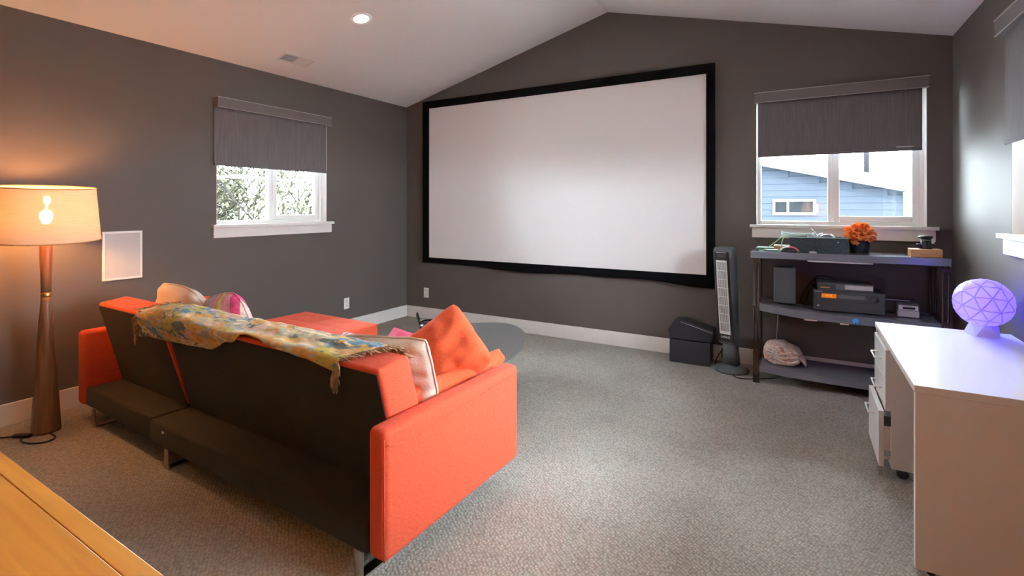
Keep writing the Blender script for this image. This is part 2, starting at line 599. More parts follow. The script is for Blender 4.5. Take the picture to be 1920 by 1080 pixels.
S('baseboard_left', box(XL, XL + 0.016, YR, YB, 0, BH), 'trim', bevel=0.004)
S('baseboard_back', box(XL + 0.016, XR - 0.016, YB - 0.016, YB, 0, BH), 'trim', bevel=0.004)
S('baseboard_right', box(XR - 0.016, XR, YR, YB, 0, BH), 'trim', bevel=0.004)

def window(name, label, W, mapf, split, inward):
    """Built in local (a, depth, z): a along the wall, depth outward from the inner wall face."""
    root = bpy.data.objects.new(name, None)
    C.objects.link(root)
    struct(root, label)
    a0, a1, z0, z1 = W['a0'], W['a1'], W['z0'], W['z1']
    def B(mb, a, b, d0, d1, c, d):
        p = [mapf(a, d0), mapf(b, d1)]
        xs = sorted((p[0][0], p[1][0])); ys = sorted((p[0][1], p[1][1]))
        return mb.box(xs[0], xs[1], ys[0], ys[1], c, d)
    f = 0.030
    mb = MB()
    B(mb, a0, a0 + f, .075, .15, z0, z1); B(mb, a1 - f, a1, .075, .15, z0, z1)
    B(mb, a0 + f, a1 - f, .075, .15, z0, z0 + f); B(mb, a0 + f, a1 - f, .075, .15, z1 - f, z1)
    mb.build('window_frame', 'vinyl', root, bevel=0.004)
    m = a0 + (a1 - a0) * split
    mb = MB()
    B(mb, m - .020, m + .014, .095, .145, z0 + f, z1 - f)
    mb.build('mullion', 'vinyl', root, bevel=0.003)
    mb = MB()
    B(mb, a0 + .0005, a0 + .004, .001, .076, z0 + .002, z1 - .001)
    B(mb, a1 - .004, a1 - .0005, .001, .076, z0 + .002, z1 - .001)
    B(mb, a0 + .004, a1 - .004, .001, .076, z1 - .004, z1 - .0005)
    mb.build('jamb_liner', 'trim', root)
    s = 0.042
    b0, b1 = m + .014, a1 - f
    mb = MB()
    B(mb, b0, b0 + s, .085, .125, z0 + f, z1 - f); B(mb, b1 - s, b1, .085, .125, z0 + f, z1 - f)
    B(mb, b0 + s, b1 - s, .085, .125, z0 + f, z0 + f + s); B(mb, b0 + s, b1 - s, .085, .125, z1 - f - s, z1 - f)
    mb.build('sash', 'vinyl', root, bevel=0.004)
    mb = MB(); B(mb, a0 + f, m - .020, .118, .123, z0 + f, z1 - f); mb.build('pane', 'glass', root)
    mb = MB(); B(mb, b0 + s, b1 - s, .103, .108, z0 + f + s, z1 - f - s); mb.build('pane', 'glass', root)
    mb = MB(); B(mb, a0 - .045, a1 + .06, -.045, .0, z0 - .022, z0 + .002)
    B(mb, a0 + .001, a1 - .001, 0, .076, z0 - .001, z0 + .002)
    mb.build('window_sill', 'trim', root, bevel=0.003)
    mb = MB(); B(mb, a0 - .03, a1 + .045, -.022, .0, z0 - .105, z0 - .022)
    mb.build('apron', 'trim', root, bevel=0.003)
    return root
window('window_1', 'sliding white vinyl window with trees outside', WL, lambda a, d: (XL - d, a), 0.50, 1)
window('window_2', 'sliding white vinyl window above the shelving unit', WB, lambda a, d: (a, YB + d), 0.475, 1)
window('window_3', 'window at the edge of the right wall above the desk', WR, lambda a, d: (XR + d, a), 0.5, 1)

# ------------------------------------------------------------------ roller shades
def roller_shade(label, a0, a1, zt, zb, mapf, zh=0.075, ca=.012, cb=.022):
    t = thing('roller_shade', label, 'shade', (0, 0, 0), 0, 'dark roller shades over the windows')
    def B(a, b, d0, d1, c, d):
        p = [mapf(a, d0), mapf(b, d1)]
        xs = sorted((p[0][0], p[1][0])); ys = sorted((p[0][1], p[1][1]))
        return MB().box(xs[0], xs[1], ys[0], ys[1], c, d)
    B(a0 - .012, a1 + .012, -.062, -.002, zt - zh, zt).build('fascia', 'fascia', t, bevel=0.002)
    B(a0 - .014, a1 + .014, -.065, -.0005, zt, zt + .005).build('lit_edge_strip', 'fascia_lit_edge', t)  # thin pale strip, painted as the lit top edge
    B(a0 - .012, a1 + .012, -.064, -.058, zt - zh - .004, zt - zh).build('lit_edge_strip', 'fascia_lit_edge', t)
    B(a0 + ca, a1 - cb, -.030, -.0275, zb + .02, zt - zh + .02).build('shade_cloth', 'shade_fabric', t)
    B(a0 + ca, a1 - cb, -.036, -.022, zb, zb + .022).build('hem_bar', 'shade_fabric', t, bevel=0.004)
    return t
roller_shade('dark brown roller shade half lowered over the window with trees outside', 2.300, 3.400, 2.188, 1.638, lambda a, d: (XL - d, a), ca=-.020, cb=.03)
rs = roller_shade('dark grey roller shade half lowered over the window above the shelves', -0.315, 0.770, 2.226, 1.708, lambda a, d: (a, YB + d))
MB().box(0.60, 0.70, 4.532, 4.5335, 1.735, 1.741).build('pull_tab', 'silver', rs)
roller_shade('dark roller shade on the wall above the white desk, cut by the frame', 1.355, 3.440, 2.250, 1.615, lambda a, d: (XR + d, a))

# ------------------------------------------------------------------ wall fittings
t = thing('wall_speaker', 'square white framed speaker grille set flush in the wall by the lamp', 'speaker', (XL, 1.663, 0.967))
mb = MB()
mb.box(0, .012, -.119, -.104, -.168, .168); mb.box(0, .012, .104, .119, -.168, .168)
mb.box(0, .012, -.104, .104, .153, .168); mb.box(0, .012, -.104, .104, -.168, -.153)
mb.build('frame', 'plate', t, bevel=0.002)
gm = mat('speaker_grille', (0.58, 0.57, 0.56), 0.7, bump=0.5, bscale=400)
M['grille'] = gm
box(0, .008, -.104, .104, -.153, .153).build('grille', 'grille', t)

def outlet(label, loc, rz):
    t = thing('wall_outlet', label, 'outlet', loc, rz, 'white wall outlets')
    box(-.035, .035, -.006, 0, -.057, .057).build('plate', 'plate', t, bevel=0.002)
    for dz in (-.024, .024):
        s = box(-.016, .016, -.009, -.006, dz - .016, dz + .016).build('socket', 'trim', t, bevel=0.003)
        MB().box(-.008, -.005, -.0095, -.009, dz - .002, dz + .008).box(.005, .008, -.0095, -.009, dz - .002, dz + .008).build('slot', 'dark', s)
    box(-.003, .003, -.0075, -.006, -.003, .003).build('screw', 'silver', t)
outlet('white wall outlet left of the room corner, behind the orange ottoman', (XL, 3.651, 0.302), R(90))
outlet('white wall outlet under the lower corner of the projection screen', (-3.796, YB, 0.304), 0)

# ceiling fittings live on the slope
def slope_frame(x, y):
    z = ceil_z(x)
    a = math.atan(SL) if x < XA else -math.atan((AP - EA) / (XR - XA))
    return Matrix.Translation((x, y, z)) @ Matrix.Rotation(-a, 4, 'Y')
M['lens'] = emit('downlight_lens', (1.0, 0.93, 0.84), DOWNLIGHT)
def downlight(x, y, label):
    t = thing('recessed_downlight', label, 'ceiling light', (0, 0, 0), 0, 'recessed downlights')
    t.matrix_world = slope_frame(x, y)
    MB().lathe([(.058, -.003), (.082, -.006), (.085, -.003), (.085, .0)], 40).build('trim_ring', 'ceiling', t)
    MB().lathe([(.0, -.0035), (.057, -.0035)], 40, smooth=False).build('lens', 'lens', t, fix=False)
    return t
downlight(-3.00, 2.82, 'round glowing downlight in the sloping ceiling')
downlight(-0.18, 2.82, 'round downlight in the ceiling slope over the white desk')
t = thing('ceiling_vent', 'white rectangular air register in the sloping ceiling', 'vent')
t.matrix_world = slope_frame(-3.79, 2.82)
mb = MB()
mb.box(-.070, -.050, -.150, .150, -.007, 0); mb.box(.050, .070, -.150, .150, -.007, 0)
mb.box(-.050, .050, -.150, -.130, -.007, 0); mb.box(-.050, .050, .130, .150, -.007, 0); mb.box(-.050, .050, -.006, .006, -.007, 0)
mb.build('frame', 'plate', t, bevel=0.002)
box(-.050, .050, -.130, .130, -.0012, 0).build('duct', 'dark', t)
sm = box(-.0035, .0035, -.062, .062, -.0008, .0008).build('slat', 'plate', t, loc=(-.045, -.068, -.004), rot=(0, R(35), 0))
for s_ in range(2):
    for q in range(9):
        if s_ == 0 and q == 0: continue
        c = sm.copy(); C.objects.link(c); c.parent = t
        c.location = (-.045 + q * .0112, -.068 if s_ == 0 else .068, -.004)
        c.rotation_euler = (0, R(60 if s_ == 0 else -4), 0)
        if s_ == 1: c.scale = (1.5, 1, 1)

# ------------------------------------------------------------------ projection screen
t = thing('projection_screen', 'huge white projection screen with a black velvet frame', 'screen', (0, YB, 0))
X0, X1, Z0, Z1 = -3.815, -0.632, 0.662, 2.527
IX0, IX1, IZ0, IZ1 = -3.73, -0.70, 0.722, 2.445
for nm, b in (('left', (X0, IX0, IZ0, IZ1)), ('right', (IX1, X1, IZ0, IZ1)), ('top', (X0, X1, IZ1, Z1)), ('bottom', (X0, X1, Z0, IZ0))):
    box(b[0], b[1], -.045, -.004, b[2], b[3]).build('frame_bar', 'blackmatte', t)
box(IX0, IX1, -.030, -.010, IZ0, IZ1).build('screen_cloth', 'screen', t)
def sag(u, v):
    x = X0 + 0.55 + u * (X1 - X0 - 0.55)
    s_ = max(0, u - 0.05)
    d = 0.030 * math.exp(-((u - 0.30) / 0.16) ** 2) + 0.012 * math.exp(-((u - 0.62) / 0.2) ** 2) + 0.050 * math.exp(-((u - 0.97) / 0.14) ** 2)
    return (x, -.040 + .006 * math.sin(u * 17), Z0 + 0.02 - v * (d + 0.021))
MB().grid(sag, 60, 3).build('loose_border_cloth', 'blackmatte', t, solid=0.004)

# ------------------------------------------------------------------ sofa
SOFA_R = R(-1.9)
SOFA_L = (-1.204, 1.236, 0)
t = sofa = thing('sofa', 'long coral orange futon sofa seen from behind, black lined back', 'sofa', SOFA_L, SOFA_R)
LEN = 2.64
def soft_box(name, m, x0, x1, y0, y1, z0, z1, parent, bev=0.03, seg=4):
    return box(x0, x1, y0, y1, z0, z1).build(name, m, parent, bevel=bev, seg=seg, smooth=True)
def bent_arm(x0, x1):
    a = soft_box('armrest', 'orange', x0, x1, 0, .865, .098, .548, sofa, .026, 4)
    return a
ar = bent_arm(-.088, 0)
# raised seam on the outer face of the near arm
pts = [(.0005, .012, .500), (.0012, .05, .486), (.0012, .14, .468), (.0012, .20, .478), (.0012, .42, .494), (.0012, .85, .512)]
MB().tube(smooth_curve(pts, 5), .0022, 6).build('seam', 'orange', ar)
MB().tube([(-.004, .0005, .11), (-.0035, .0003, .30), (-.004, .0005, .52)], .0028, 6).build('seam', 'orange', ar)
al = bent_arm(-LEN, -LEN + .088)
# base platform: two sections
split_x = -1.70
for nm, (a, b) in (('left', (-LEN + .09, split_x - .004)), ('right', (split_x + .004, -.09))):
    soft_box('base_section', 'underlining', a, b, .0 + (.012 if nm == 'left' else 0), .84, .1, .212, sofa, .014, 3)
    soft_box('seat_cushion', 'orange', a + .003, b - .003, .36, .86, .212, .355, sofa, .04, 5)
# backrests: slanted cross-section in (y,z)
BT, BB = (.066, .715), (.195, .214)
def backrest(a, b):
    d = Vector((BT[0] - BB[0], BT[1] - BB[1])).normalized()
    poly = [BB, BT, (BT[0] + .158, BT[1] + .022), (BB[0] + .175, BB[1] + .02)]
    o = MB().prism(poly, a, b, 'x').build('backrest', 'orange', sofa, bevel=.020, seg=5, smooth=True)
    # black lining panel on the rear face
    n = Vector((-(BT[1] - BB[1]), BT[0] - BB[0])).normalized()
    p0 = Vector(BB) + d * .0; p1 = Vector(BT) - d * .016
    q = [p0 + n * .0025, p1 + n * .0025, p1 - n * .015, p0 - n * .015]
    MB().prism([tuple(v) for v in q], a + .014, b - .014, 'x').build('back_lining', 'underlining', o, bevel=.003)
    return o
bl = backrest(-LEN + .098, split_x - .003)
br = backrest(split_x + .003, -.100)
# coral piping that shows between the two back sections
pp = [(split_x, BB[0] + .0 - .004, BB[1] + .02), (split_x, BT[0] - .006, BT[1] - .03)]
MB().tube(pp, .006, 8).build('piping', 'orange', sofa)
# little white tag on the rear rail
box(-1.555, -1.535, -.002, .0005, .175, .185).build('care_tag', 'white_plastic', sofa)
# sled legs
def sled(x):
    mb = MB()
    w_ = .020
    mb.box(x - w_, x + w_, .005, .014, .0, .102)
    mb.box(x - w_, x + w_, .780, .789, .0, .102)
    mb.box(x - w_, x + w_, .014, .780, .0, .009)
    return mb.build('leg', 'chrome', sofa, bevel=.001)
for x in (-LEN + .22, -1.525, -.138):
    sled(x)

# ottoman
t = thing('ottoman', 'coral orange tufted ottoman pushed against the far seat of the sofa', 'ottoman', (-3.20, 2.505, 0), R(-1.5))
def ott(u, v):
    x, y = (u - .5) * .86, (v - .5) * .55
    e = min(.5 - abs(u - .5), .5 - abs(v - .5)) * 2
    z = .418 + .012 * min(1, e * 6) ** .5
    for cx in (-.22, 0, .22):
        for cy in (-.13, .13):
            z -= .012 * math.exp(-((x - cx) ** 2 + (y - cy) ** 2) / .0012)
    z -= .004 * math.exp(-(x / .010) ** 2) + .004 * math.exp(-(y / .010) ** 2)
    return (x, y, z)
MB().grid(ott, 60, 44).build('cushion_top', 'orange', t)
soft_box('body', 'orange', -.432, .432, -.277, .277, .10, .424, t, .028, 4)
for sx in (-1, 1):
    for sy in (-1, 1):
        box(sx * .36 - .02, sx * .36 + .02, sy * .23 - .02, sy * .23 + .02, 0, .105).build('leg', 'chrome', t)

# ------------------------------------------------------------------ throw over the sofa back
def back_path(p):
    """p=0 rear top edge; p>0 down the rear; p<0 across the top then down the front. returns (y,z) outside the backrest"""
    n1 = Vector((-(BT[1] - BB[1]), BT[0] - BB[0])).normalized()
    d = Vector((BB[0] - BT[0], BB[1] - BT[1])).normalized()
    off = .014
    W_ = .158
    tv = Vector((W_, .022)).normalized()
    nt = Vector((-tv.y, tv.x))
    if p > .02:
        v = Vector(BT) + d * p + n1 * off
    elif p > -.02:
        k = (p + .02) / .04
        n = (nt * (1 - k) + n1 * k).normalized()
        base = Vector(BT) + tv * max(0, -p) + d * max(0, p)
        v = base + n * off
    elif p > -W_ + .02:
        v = Vector(BT) + tv * (-p) + nt * off
    else:
        e = Vector(BT) + tv * W_
        q = -p - W_
        k = min(1, max(0, (q + .02) / .04))
        nf = Vector((.96, .26))
        n = (nt * (1 - k) + nf * k).normalized()
        v = e + (tv * min(0, q)) + Vector((.36 * .3, -1)).normalized() * max(0, q) + n * off
    return v
def lerp_tab(tab, s):
    for (a, va), (b, vb) in zip(tab, tab[1:]):
        if s <= b:
            k = (s - a) / (b - a)
            k = k * k * (3 - 2 * k)
            return va + (vb - va) * k
    return tab[-1][1]
REAR = [(0, .135), (.10, .115), (.25, .105), (.42, .090), (.54, .025), (.62, -.010), (.75, .004), (.88, .010), (1.0, .030)]
FRONT = [(0, -.22), (.5, -.26), (.8, -.24), (1.0, -.20)]
TX0, TX1 = -1.93, -.30
def throw_pt(s, v):
    p = lerp_tab(FRONT, s) + (lerp_tab(REAR, s) - lerp_tab(FRONT, s)) * v
    x = TX0 + (TX1 - TX0) * s
    if s < .3:
        x += (1 - s / .3) * (-.02 - p) * .55          # slanted near end
    if s > .7:
        x += ((s - .7) / .3) * (-p) * .75
    y, z = back_path(p)
    wr = .011 * fbm(x * 3 + p * 6, p * 14, 2.0) + .006 * fbm(x * 11 - p * 16, p * 26, 5.0) + .006
    bulge = .026 * math.exp(-((s - .13) / .12) ** 2) * math.exp(-((p + .04) / .09) ** 2)
    wr += bulge
    if p > 0:
        return (x, y - max(0, wr), z + .0)
    return (x, y - .2 * wr, z + max(0, wr))
t = thing('throw_blanket', 'multicoloured woven throw with tasselled ends draped along the sofa back', 'blanket', SOFA_L, SOFA_R)
MB().grid(throw_pt, 150, 40).build('cloth', 'throw', t, solid=.006)
mb = MB()
for e, dirx in ((0.0, -1), (1.0, 1)):
    for q in range(64):
        v = q / 63
        b = Vector(throw_pt(e, v))
        p = lerp_tab(FRONT, e) + (lerp_tab(REAR, e) - lerp_tab(FRONT, e)) * v
        if p < -.19: continue
        L = (.062 if e == 0 else .05) * random.uniform(.7, 1.15)
        if p > 0:
            mid = b + Vector((dirx * L * .35, -.006, -L * .35)); end = mid + Vector((dirx * L * .1 + random.uniform(-.008, .008), 0, -L * .7))
        else:
            mid = b + Vector((dirx * L * .5, random.uniform(-.012, .012), random.uniform(.0, .008))); end = mid + Vector((dirx * L * .5, random.uniform(-.012, .012), random.uniform(-.010, .004)))
        mb.tube([b, mid, end], [.0028, .0034, .0016], 5)
# hanging knot of tassels at the near end
b0 = Vector(throw_pt(1.0, 1.0))
for q in range(12):
    b = b0 + Vector((random.uniform(-.01, .03), -.004, random.uniform(-.005, .006)))
    mb.tube([b, b + Vector((random.uniform(-.01, .01), -.006, -.03)), b + Vector((random.uniform(-.016, .016), -.004, -.062 - random.random() * .02))], [.0034, .004, .002], 5)
b0 = Vector(throw_pt(0.0, 1.0))
for q in range(14):
    b = b0 + Vector((random.uniform(-.025, .01), -.004, random.uniform(-.005, .008)))
    mb.tube([b, b + Vector((random.uniform(-.012, .004), -.006, -.02)), b + Vector((random.uniform(-.02, .008), -.004, -.04 - random.random() * .015))], [.0034, .004, .002], 5)
o = mb.build('fringe', 'fringe', t, fix=False)
o['kind'] = 'stuff'

# ------------------------------------------------------------------ pillows
def pillow(name, label, m, w_, h_, th, loc, rot, seed=0, wr=.010, cat='pillow', group=None, pinch=.10, piping=False, sag=0.0, rnd=.10):
    t = thing(name, label, cat, loc, 0, group)
    t.rotation_euler = rot
    N = 30
    def prof(u, v, sgn):
        a, b = 2 * u - 1, 2 * v - 1
        px = a * (1 - pinch * (1 - abs(b) ** 2.0) * abs(a) ** 3)
        py = b * (1 - pinch * (1 - abs(a) ** 2.0) * abs(b) ** 3)
        cr_ = 1 - rnd * abs(a * b) ** 4
        px, py = px * cr_, py * cr_
        k = max(0, (1 - abs(a) ** 2.6)) ** .55 * max(0, (1 - abs(b) ** 2.6)) ** .55
        n = fbm(a * 1.7 + seed, b * 1.7, seed * 3.1) * wr * 1.6 + fbm(a * 4 + seed, b * 4, seed + 9) * wr * .8
        z = sgn * (th * .5 * k + n * min(1, k * 2)) 
        z += .5 * n * (1 - k)
        z -= sag * (abs(a) ** 2)
        return (px * w_ / 2, py * h_ / 2, z)
    mb = MB()
    mb.grid(lambda u, v: prof(u, v, 1), N, N)
    mb.grid(lambda u, v: prof(1 - u, v, -1), N, N)
    o = mb.build('cover', m, t, fix=False)
    bm = bmesh.new(); bm.from_mesh(o.data)
    bmesh.ops.remove_doubles(bm, verts=bm.verts, dist=.0004)
    bmesh.ops.recalc_face_normals(bm, faces=bm.faces)
    bm.to_mesh(o.data); bm.free()
    for p in o.data.polygons: p.use_smooth = True
    if piping:
        ring = []
        for k in range(81):
            q = k / 80 * 4
            e = int(min(q, 3.999)); f = q - e
            u, v = ((f, 0), (1, f), (1 - f, 1), (0, 1 - f))[e]
            ring.append(prof(u, v, 0.0))
        MB().tube(ring, .0055, 6, caps=False).build('piping', m, t)
    return t
pillow('throw_pillow', 'plump cream pillow behind the throw at the lamp end of the sofa', 'cream', .52, .42, .18, (-3.31, 1.668, .608), (R(101), R(3), R(0)), 1, group='pillows on the sofa', piping=True, pinch=-.05, rnd=.20)
pillow('throw_pillow', 'pastel striped pillow with lilac, yellow and pink bands on the sofa', 'stripe', .42, .40, .16, (-2.80, 1.655, .606), (R(101), R(-14), R(-2)), 2, group='pillows on the sofa', piping=True, pinch=-.04, rnd=.18)
pillow('throw_pillow', 'small pale coral pillow between the cream and striped pillows', 'orange2', .34, .30, .12, (-3.20, 1.83, .600), (R(100), R(-4), R(2)), 3, group='pillows on the sofa')
pillow('throw_pillow', 'pale cream pillow with piped edge leaning behind the near armrest end', 'cream', .50, .33, .13, (-1.555, 1.610, .585), (R(99), R(-5), R(5)), 4, wr=.018, group='pillows on the sofa', piping=True, pinch=.03, rnd=.07)
pillow('throw_pillow', 'large crumpled orange pillow with a peaked corner on the sofa', 'orange2', .50, .37, .16, (-1.52, 1.90, .560), (R(64), R(-40), R(30)), 5, wr=.019, group='pillows on the sofa', pinch=.04)
pillow('throw_pillow', 'flat orange cushion wedged along the inside of the near armrest', 'orange2', .72, .20, .115, (-1.366, 1.89, .462), (R(82), R(-1), R(88)), 6, wr=.018, group='pillows on the sofa', pinch=.02, rnd=.04)
pillow('throw_pillow', 'white and pink striped pillow half hidden behind the orange pillow', 'stripe_pink', .36, .28, .12, (-2.06, 1.92, .490), (R(58), 0, R(10)), 7, group='pillows on the sofa')
pillow('throw_pillow', 'bright pink pillow mostly hidden behind the crumpled orange pillow', 'pink', .30, .26, .11, (-1.87, 2.06, .505), (R(60), R(8), R(4)), 8, group='pillows on the sofa')

# ------------------------------------------------------------------ coffee table
t = thing('coffee_table', 'low dark grey coffee table with a rounded freeform top', 'table', (-2.10, 2.95, 0))
out = [(-1.59, 2.64), (-1.594, 2.782), (-1.636, 2.986), (-1.713, 3.167), (-1.823, 3.336), (-1.94, 3.445), (-2.069, 3.497), (-2.18, 3.47), (-2.314, 3.36),
       (-2.43, 3.18), (-2.53, 2.98), (-2.58, 2.80), (-2.52, 2.62), (-2.36, 2.50), (-2.15, 2.44), (-1.90, 2.42), (-1.70, 2.48)]
poly = [(x + 2.10, y - 2.95) for x, y in out]
cl = smooth_curve([(x, y, 0) for x, y in poly + poly[:1]], 5)[:-1]
MB().prism([(p.x, p.y) for p in cl], .335, .360, 'z').build('table_top', 'table_grey', t, bevel=.004)
for lx, ly in ((.42, -.34), (-.36, -.26), (-.02, .38)):
    MB().tube([(lx, ly, .336), (lx * 1.08, ly * 1.08, 0)], [.016, .011], 12).build('leg', 'black', t)

# jumble of black gadgets on the coffee table
t = thing('headset', 'small black headset and controller jumble with an upright stick on the coffee table', 'headset', (-2.475, 3.00, .36))
MB().lathe([(0, 0), (.05, .002), (.068, .02), (.060, .045), (.03, .058), (0, .060)], 24).build('body', 'black', t)
arc = [(.10 * math.cos(a), .03 + .02 * math.sin(a * 2), .028 + .045 * math.sin(a)) for a in [math.pi * i / 12 for i in range(13)]]
MB().tube(arc, .009, 8).build('strap', 'black', t)
MB().tube([(-.05, -.02, .03), (-.075, -.02, .075), (-.098, -.02, .125)], [.012, .010, .012], 10).build('stick', 'black', t)
MB().lathe([(0, 0), (.045, .001), (.052, .018), (.035, .032), (0, .034)], 20, (.105, .03, 0)).build('controller', 'black', t)
MB().lathe([(0, 0), (.016, .004), (.014, .012), (0, .014)], 14, (.05, -.055, .028)).build('lens', 'silver', t)
MB().tube(smooth_curve([(.0, -.07, .006), (.08, -.08, .006), (.16, -.03, .006), (.20, .03, .006)], 5), .004, 6).build('cord', 'black', t)

# ------------------------------------------------------------------ floor lamp
t = lamp = thing('floor_lamp', 'turned wooden floor lamp with a glowing linen drum shade', 'lamp', (-3.805, 1.166, 0))
prof = [(.0, .0), (.067, .0), (.0675, .012), (.057, .20), (.045, .42), (.035, .60), (.026, .74), (.0235, .78)]
MB().lathe(prof, 40).build('base_column', 'lampwood', t)
MB().lathe([(.0235, .78), (.025, .783), (.025, .803), (.0225, .806)], 40).build('brass_ring', 'brass', t)
MB().lathe([(.0225, .806), (.025, .90), (.0285, 1.0), (.0295, 1.13), (.027, 1.15), (.012, 1.155)], 40).build('pole', 'lampwood', t)
tilt = Matrix.Rotation(R(4.5), 4, Vector((math.cos(R(-15)), math.sin(R(-15)), 0)).cross(Vector((0, 0, 1))).normalized() * -1)
sh = Matrix.Translation((0, 0, 1.265)) @ tilt
mb = MB()
mb.lathe([(.250, -.152), (.224, .152)], 72, m=sh)
mb.f = [f for f in mb.f if len(f) == 4]
mb.sm = [True] * len(mb.f)
shade_o = mb.build('lamp_shade', 'lampshade', t, fix=False)
for r_, z_ in ((.250, -.152), (.224, .152)):
    mb = MB()
    mb.tube([sh @ Vector((r_ * math.cos(2 * math.pi * i / 60), r_ * math.sin(2 * math.pi * i / 60), z_)) for i in range(61)], .0035, 6, caps=False)
    mb.build('shade_rim', 'oak', shade_o)
mb = MB()
for a in (0, 120, 240):
    mb.tube([sh @ Vector((0, 0, .10)), sh @ Vector((.226 * math.cos(R(a)), .226 * math.sin(R(a)), .13))], .0025, 6)
mb.tube([(0, 0, 1.15), (0, 0, 1.38)], .004, 6)
mb.build('shade_spider', 'brass', shade_o)
M['bulb'] = emit('bulb_glow', (1.0, 0.46, 0.15), LAMP)
MB().lathe([(.012, 1.155), (.018, 1.165), (.018, 1.20), (.014, 1.205)], 20).build('socket', 'brass', t)
MB().lathe([(.0, 1.205), (.016, 1.207), (.024, 1.225), (.030, 1.25), (.028, 1.268), (.017, 1.283), (0, 1.287)], 16, (.0, .0, 0)).build('bulb', 'bulb', t)
MB().tube([(0, 0, 1.286), (.012, 0, 1.315)], .006, 8).lathe([(0, 1.318), (.010, 1.320), (.016, 1.335), (.016, 1.350), (.008, 1.362), (0, 1.364)], 14, (.012, 0, 0)).build('bulb', 'bulb', t)
# copy of the lamp, added unseen behind the camera to warm the desk panel
def copy_tree(o, parent=None):
    c = o.copy()
    C.objects.link(c)
    c.parent = parent
    for ch in list(o.children):
        copy_tree(ch, c)
    return c
added_lamp = copy_tree(lamp)
added_lamp.location = (0.25, -1.15, 0)
M['bulb2'] = emit('bulb_glow_rear', (1.0, 0.41, 0.10), ADDED_LAMP)
for ch in added_lamp.children:
    if ch.name.startswith('bulb'):
        ch.data = ch.data.copy()
        ch.data.materials[0] = M['bulb2']
added_lamp['label'] = 'copy of the floor lamp added behind the camera for warm light'
t = thing('lamp_cord', 'black lamp cord with a foot switch lying on the carpet by the lamp', 'cord', (0, 0, 0))
MB().tube(smooth_curve([(-4.06, .82, .006), (-3.96, .93, .006), (-3.86, 1.03, .006), (-3.84, 1.045, .006)], 6), .0045, 7).build('cable', 'lampblack', t)
MB().tube(smooth_curve([(-3.80, 1.088, .006), (-3.775, 1.05, .006), (-3.71, 1.04, .006), (-3.645, 1.065, .006), (-3.61, 1.11, .006), (-3.64, 1.155, .006), (-3.725, 1.16, .006)], 6), .0045, 7).build('cable', 'lampblack', t)
sw = MB().box(-.045, .045, -.016, .016, 0, .020, Matrix.Translation((-3.81, 1.065, 0)) @ Matrix.Rotation(R(32), 4, 'Z')).build('foot_switch', 'lampblack', t, bevel=.006, seg=3)

# ------------------------------------------------------------------ wooden table
t = thing('wooden_table', 'honey coloured wooden table top close to the camera', 'table', (-1.6, 0.435, 0), R(-1.0))
TZ = .70
boards = [(-.034, 0), (-.215, -.0355), (-.39, -.2165), (-.565, -.3915), (-.74, -.5665), (-.80, -.7415)]
for i, (a, b) in enumerate(boards):
    if i in (0, 5):
        box(-.80, .90, a, b, TZ - .03, TZ).build('board', 'tablewood', t, bevel=.0012)
    else:
        cut = (-.15, .38, .02, .5)[i - 1]
        box(-.80, cut - .0006, a, b, TZ - .03, TZ - .0004).build('board', 'tablewood', t, bevel=.0008)
        box(cut + .0006, .90, a, b, TZ - .03, TZ - .0004).build('board', 'tablewood', t, bevel=.0008)
for x in (-.76, .86):
    for y in (-.05, -.75):
        box(x - .03, x + .03, y - .03, y + .03, 0, TZ - .03).build('leg', 'tablewood', t, bevel=.003)
box(-.73, .83, -.06, -.04, TZ - .10, TZ - .03).build('apron', 'tablewood', t)
box(-.73, .83, -.76, -.74, TZ - .10, TZ - .03).build('apron', 'tablewood', t)

# ------------------------------------------------------------------ desk and pedestal
DZ = .667
t = thing('desk', 'white laminate desk with a plain end panel against the right wall', 'desk', (.35, 2.262, 0), R(-.3))
box(0, .552, 0, 1.145, DZ - .026, DZ).build('desk_top', 'desk', t, bevel=.0015)
box(.003, .549, .003, .030, .012, DZ - .026).build('end_panel', 'desk', t, bevel=.0015)
box(.003, .549, 1.112, 1.139, .012, DZ - .026).build('end_panel', 'desk', t, bevel=.0015)
box(.525, .540, .030, 1.112, .30, DZ - .026).build('back_panel', 'desk', t)
for y in (.016, 1.126):
    for x in (.05, .50):
        MB().lathe([(0, 0), (.012, 0), (.012, .012), (0, .012)], 14, (x, y, 0)).build('foot', 'castor', t)
t = thing('drawer_pedestal', 'white rolling three drawer pedestal under the desk, lowest drawer ajar', 'drawers', (.372, 2.965, 0))
PW = .405
box(0, .46, 0, PW, .055, .62).build('body', 'desk', t, bevel=.0015)
def drawer(z0, z1, out_, hz):
    d = box(-.022 - out_, -.001 - out_, .002, PW - .002, z0, z1).build('drawer', 'desk', t, bevel=.0015)
    if out_:
        box(-out_ - .001, .30, .02, PW - .02, z0 + .03, z1 - .06).build('drawer_box', 'desk', d)
        box(-out_ - .001, .02, .004, .012, z1 - .07, z1 - .025).build('runner', 'dark', d)
        box(-out_ - .001, .02, .006, .014, z0 + .05, z0 + .075).build('runner', 'chrome', d)
    a, b = PW / 2 - .07, PW / 2 + .07
    x = -.022 - out_
    MB().tube([(x + .001, a, hz), (x - .028, a, hz), (x - .028, a + .001, hz)], .004, 8).tube([(x - .028, a, hz), (x - .028, b, hz)], .004, 8).tube([(x - .028, b, hz), (x + .001, b, hz)], .004, 8).build('handle', 'plate', d)
drawer(.475, .618, 0, .545)
drawer(.328, .471, 0, .40)
drawer(.058, .324, .026, .265)
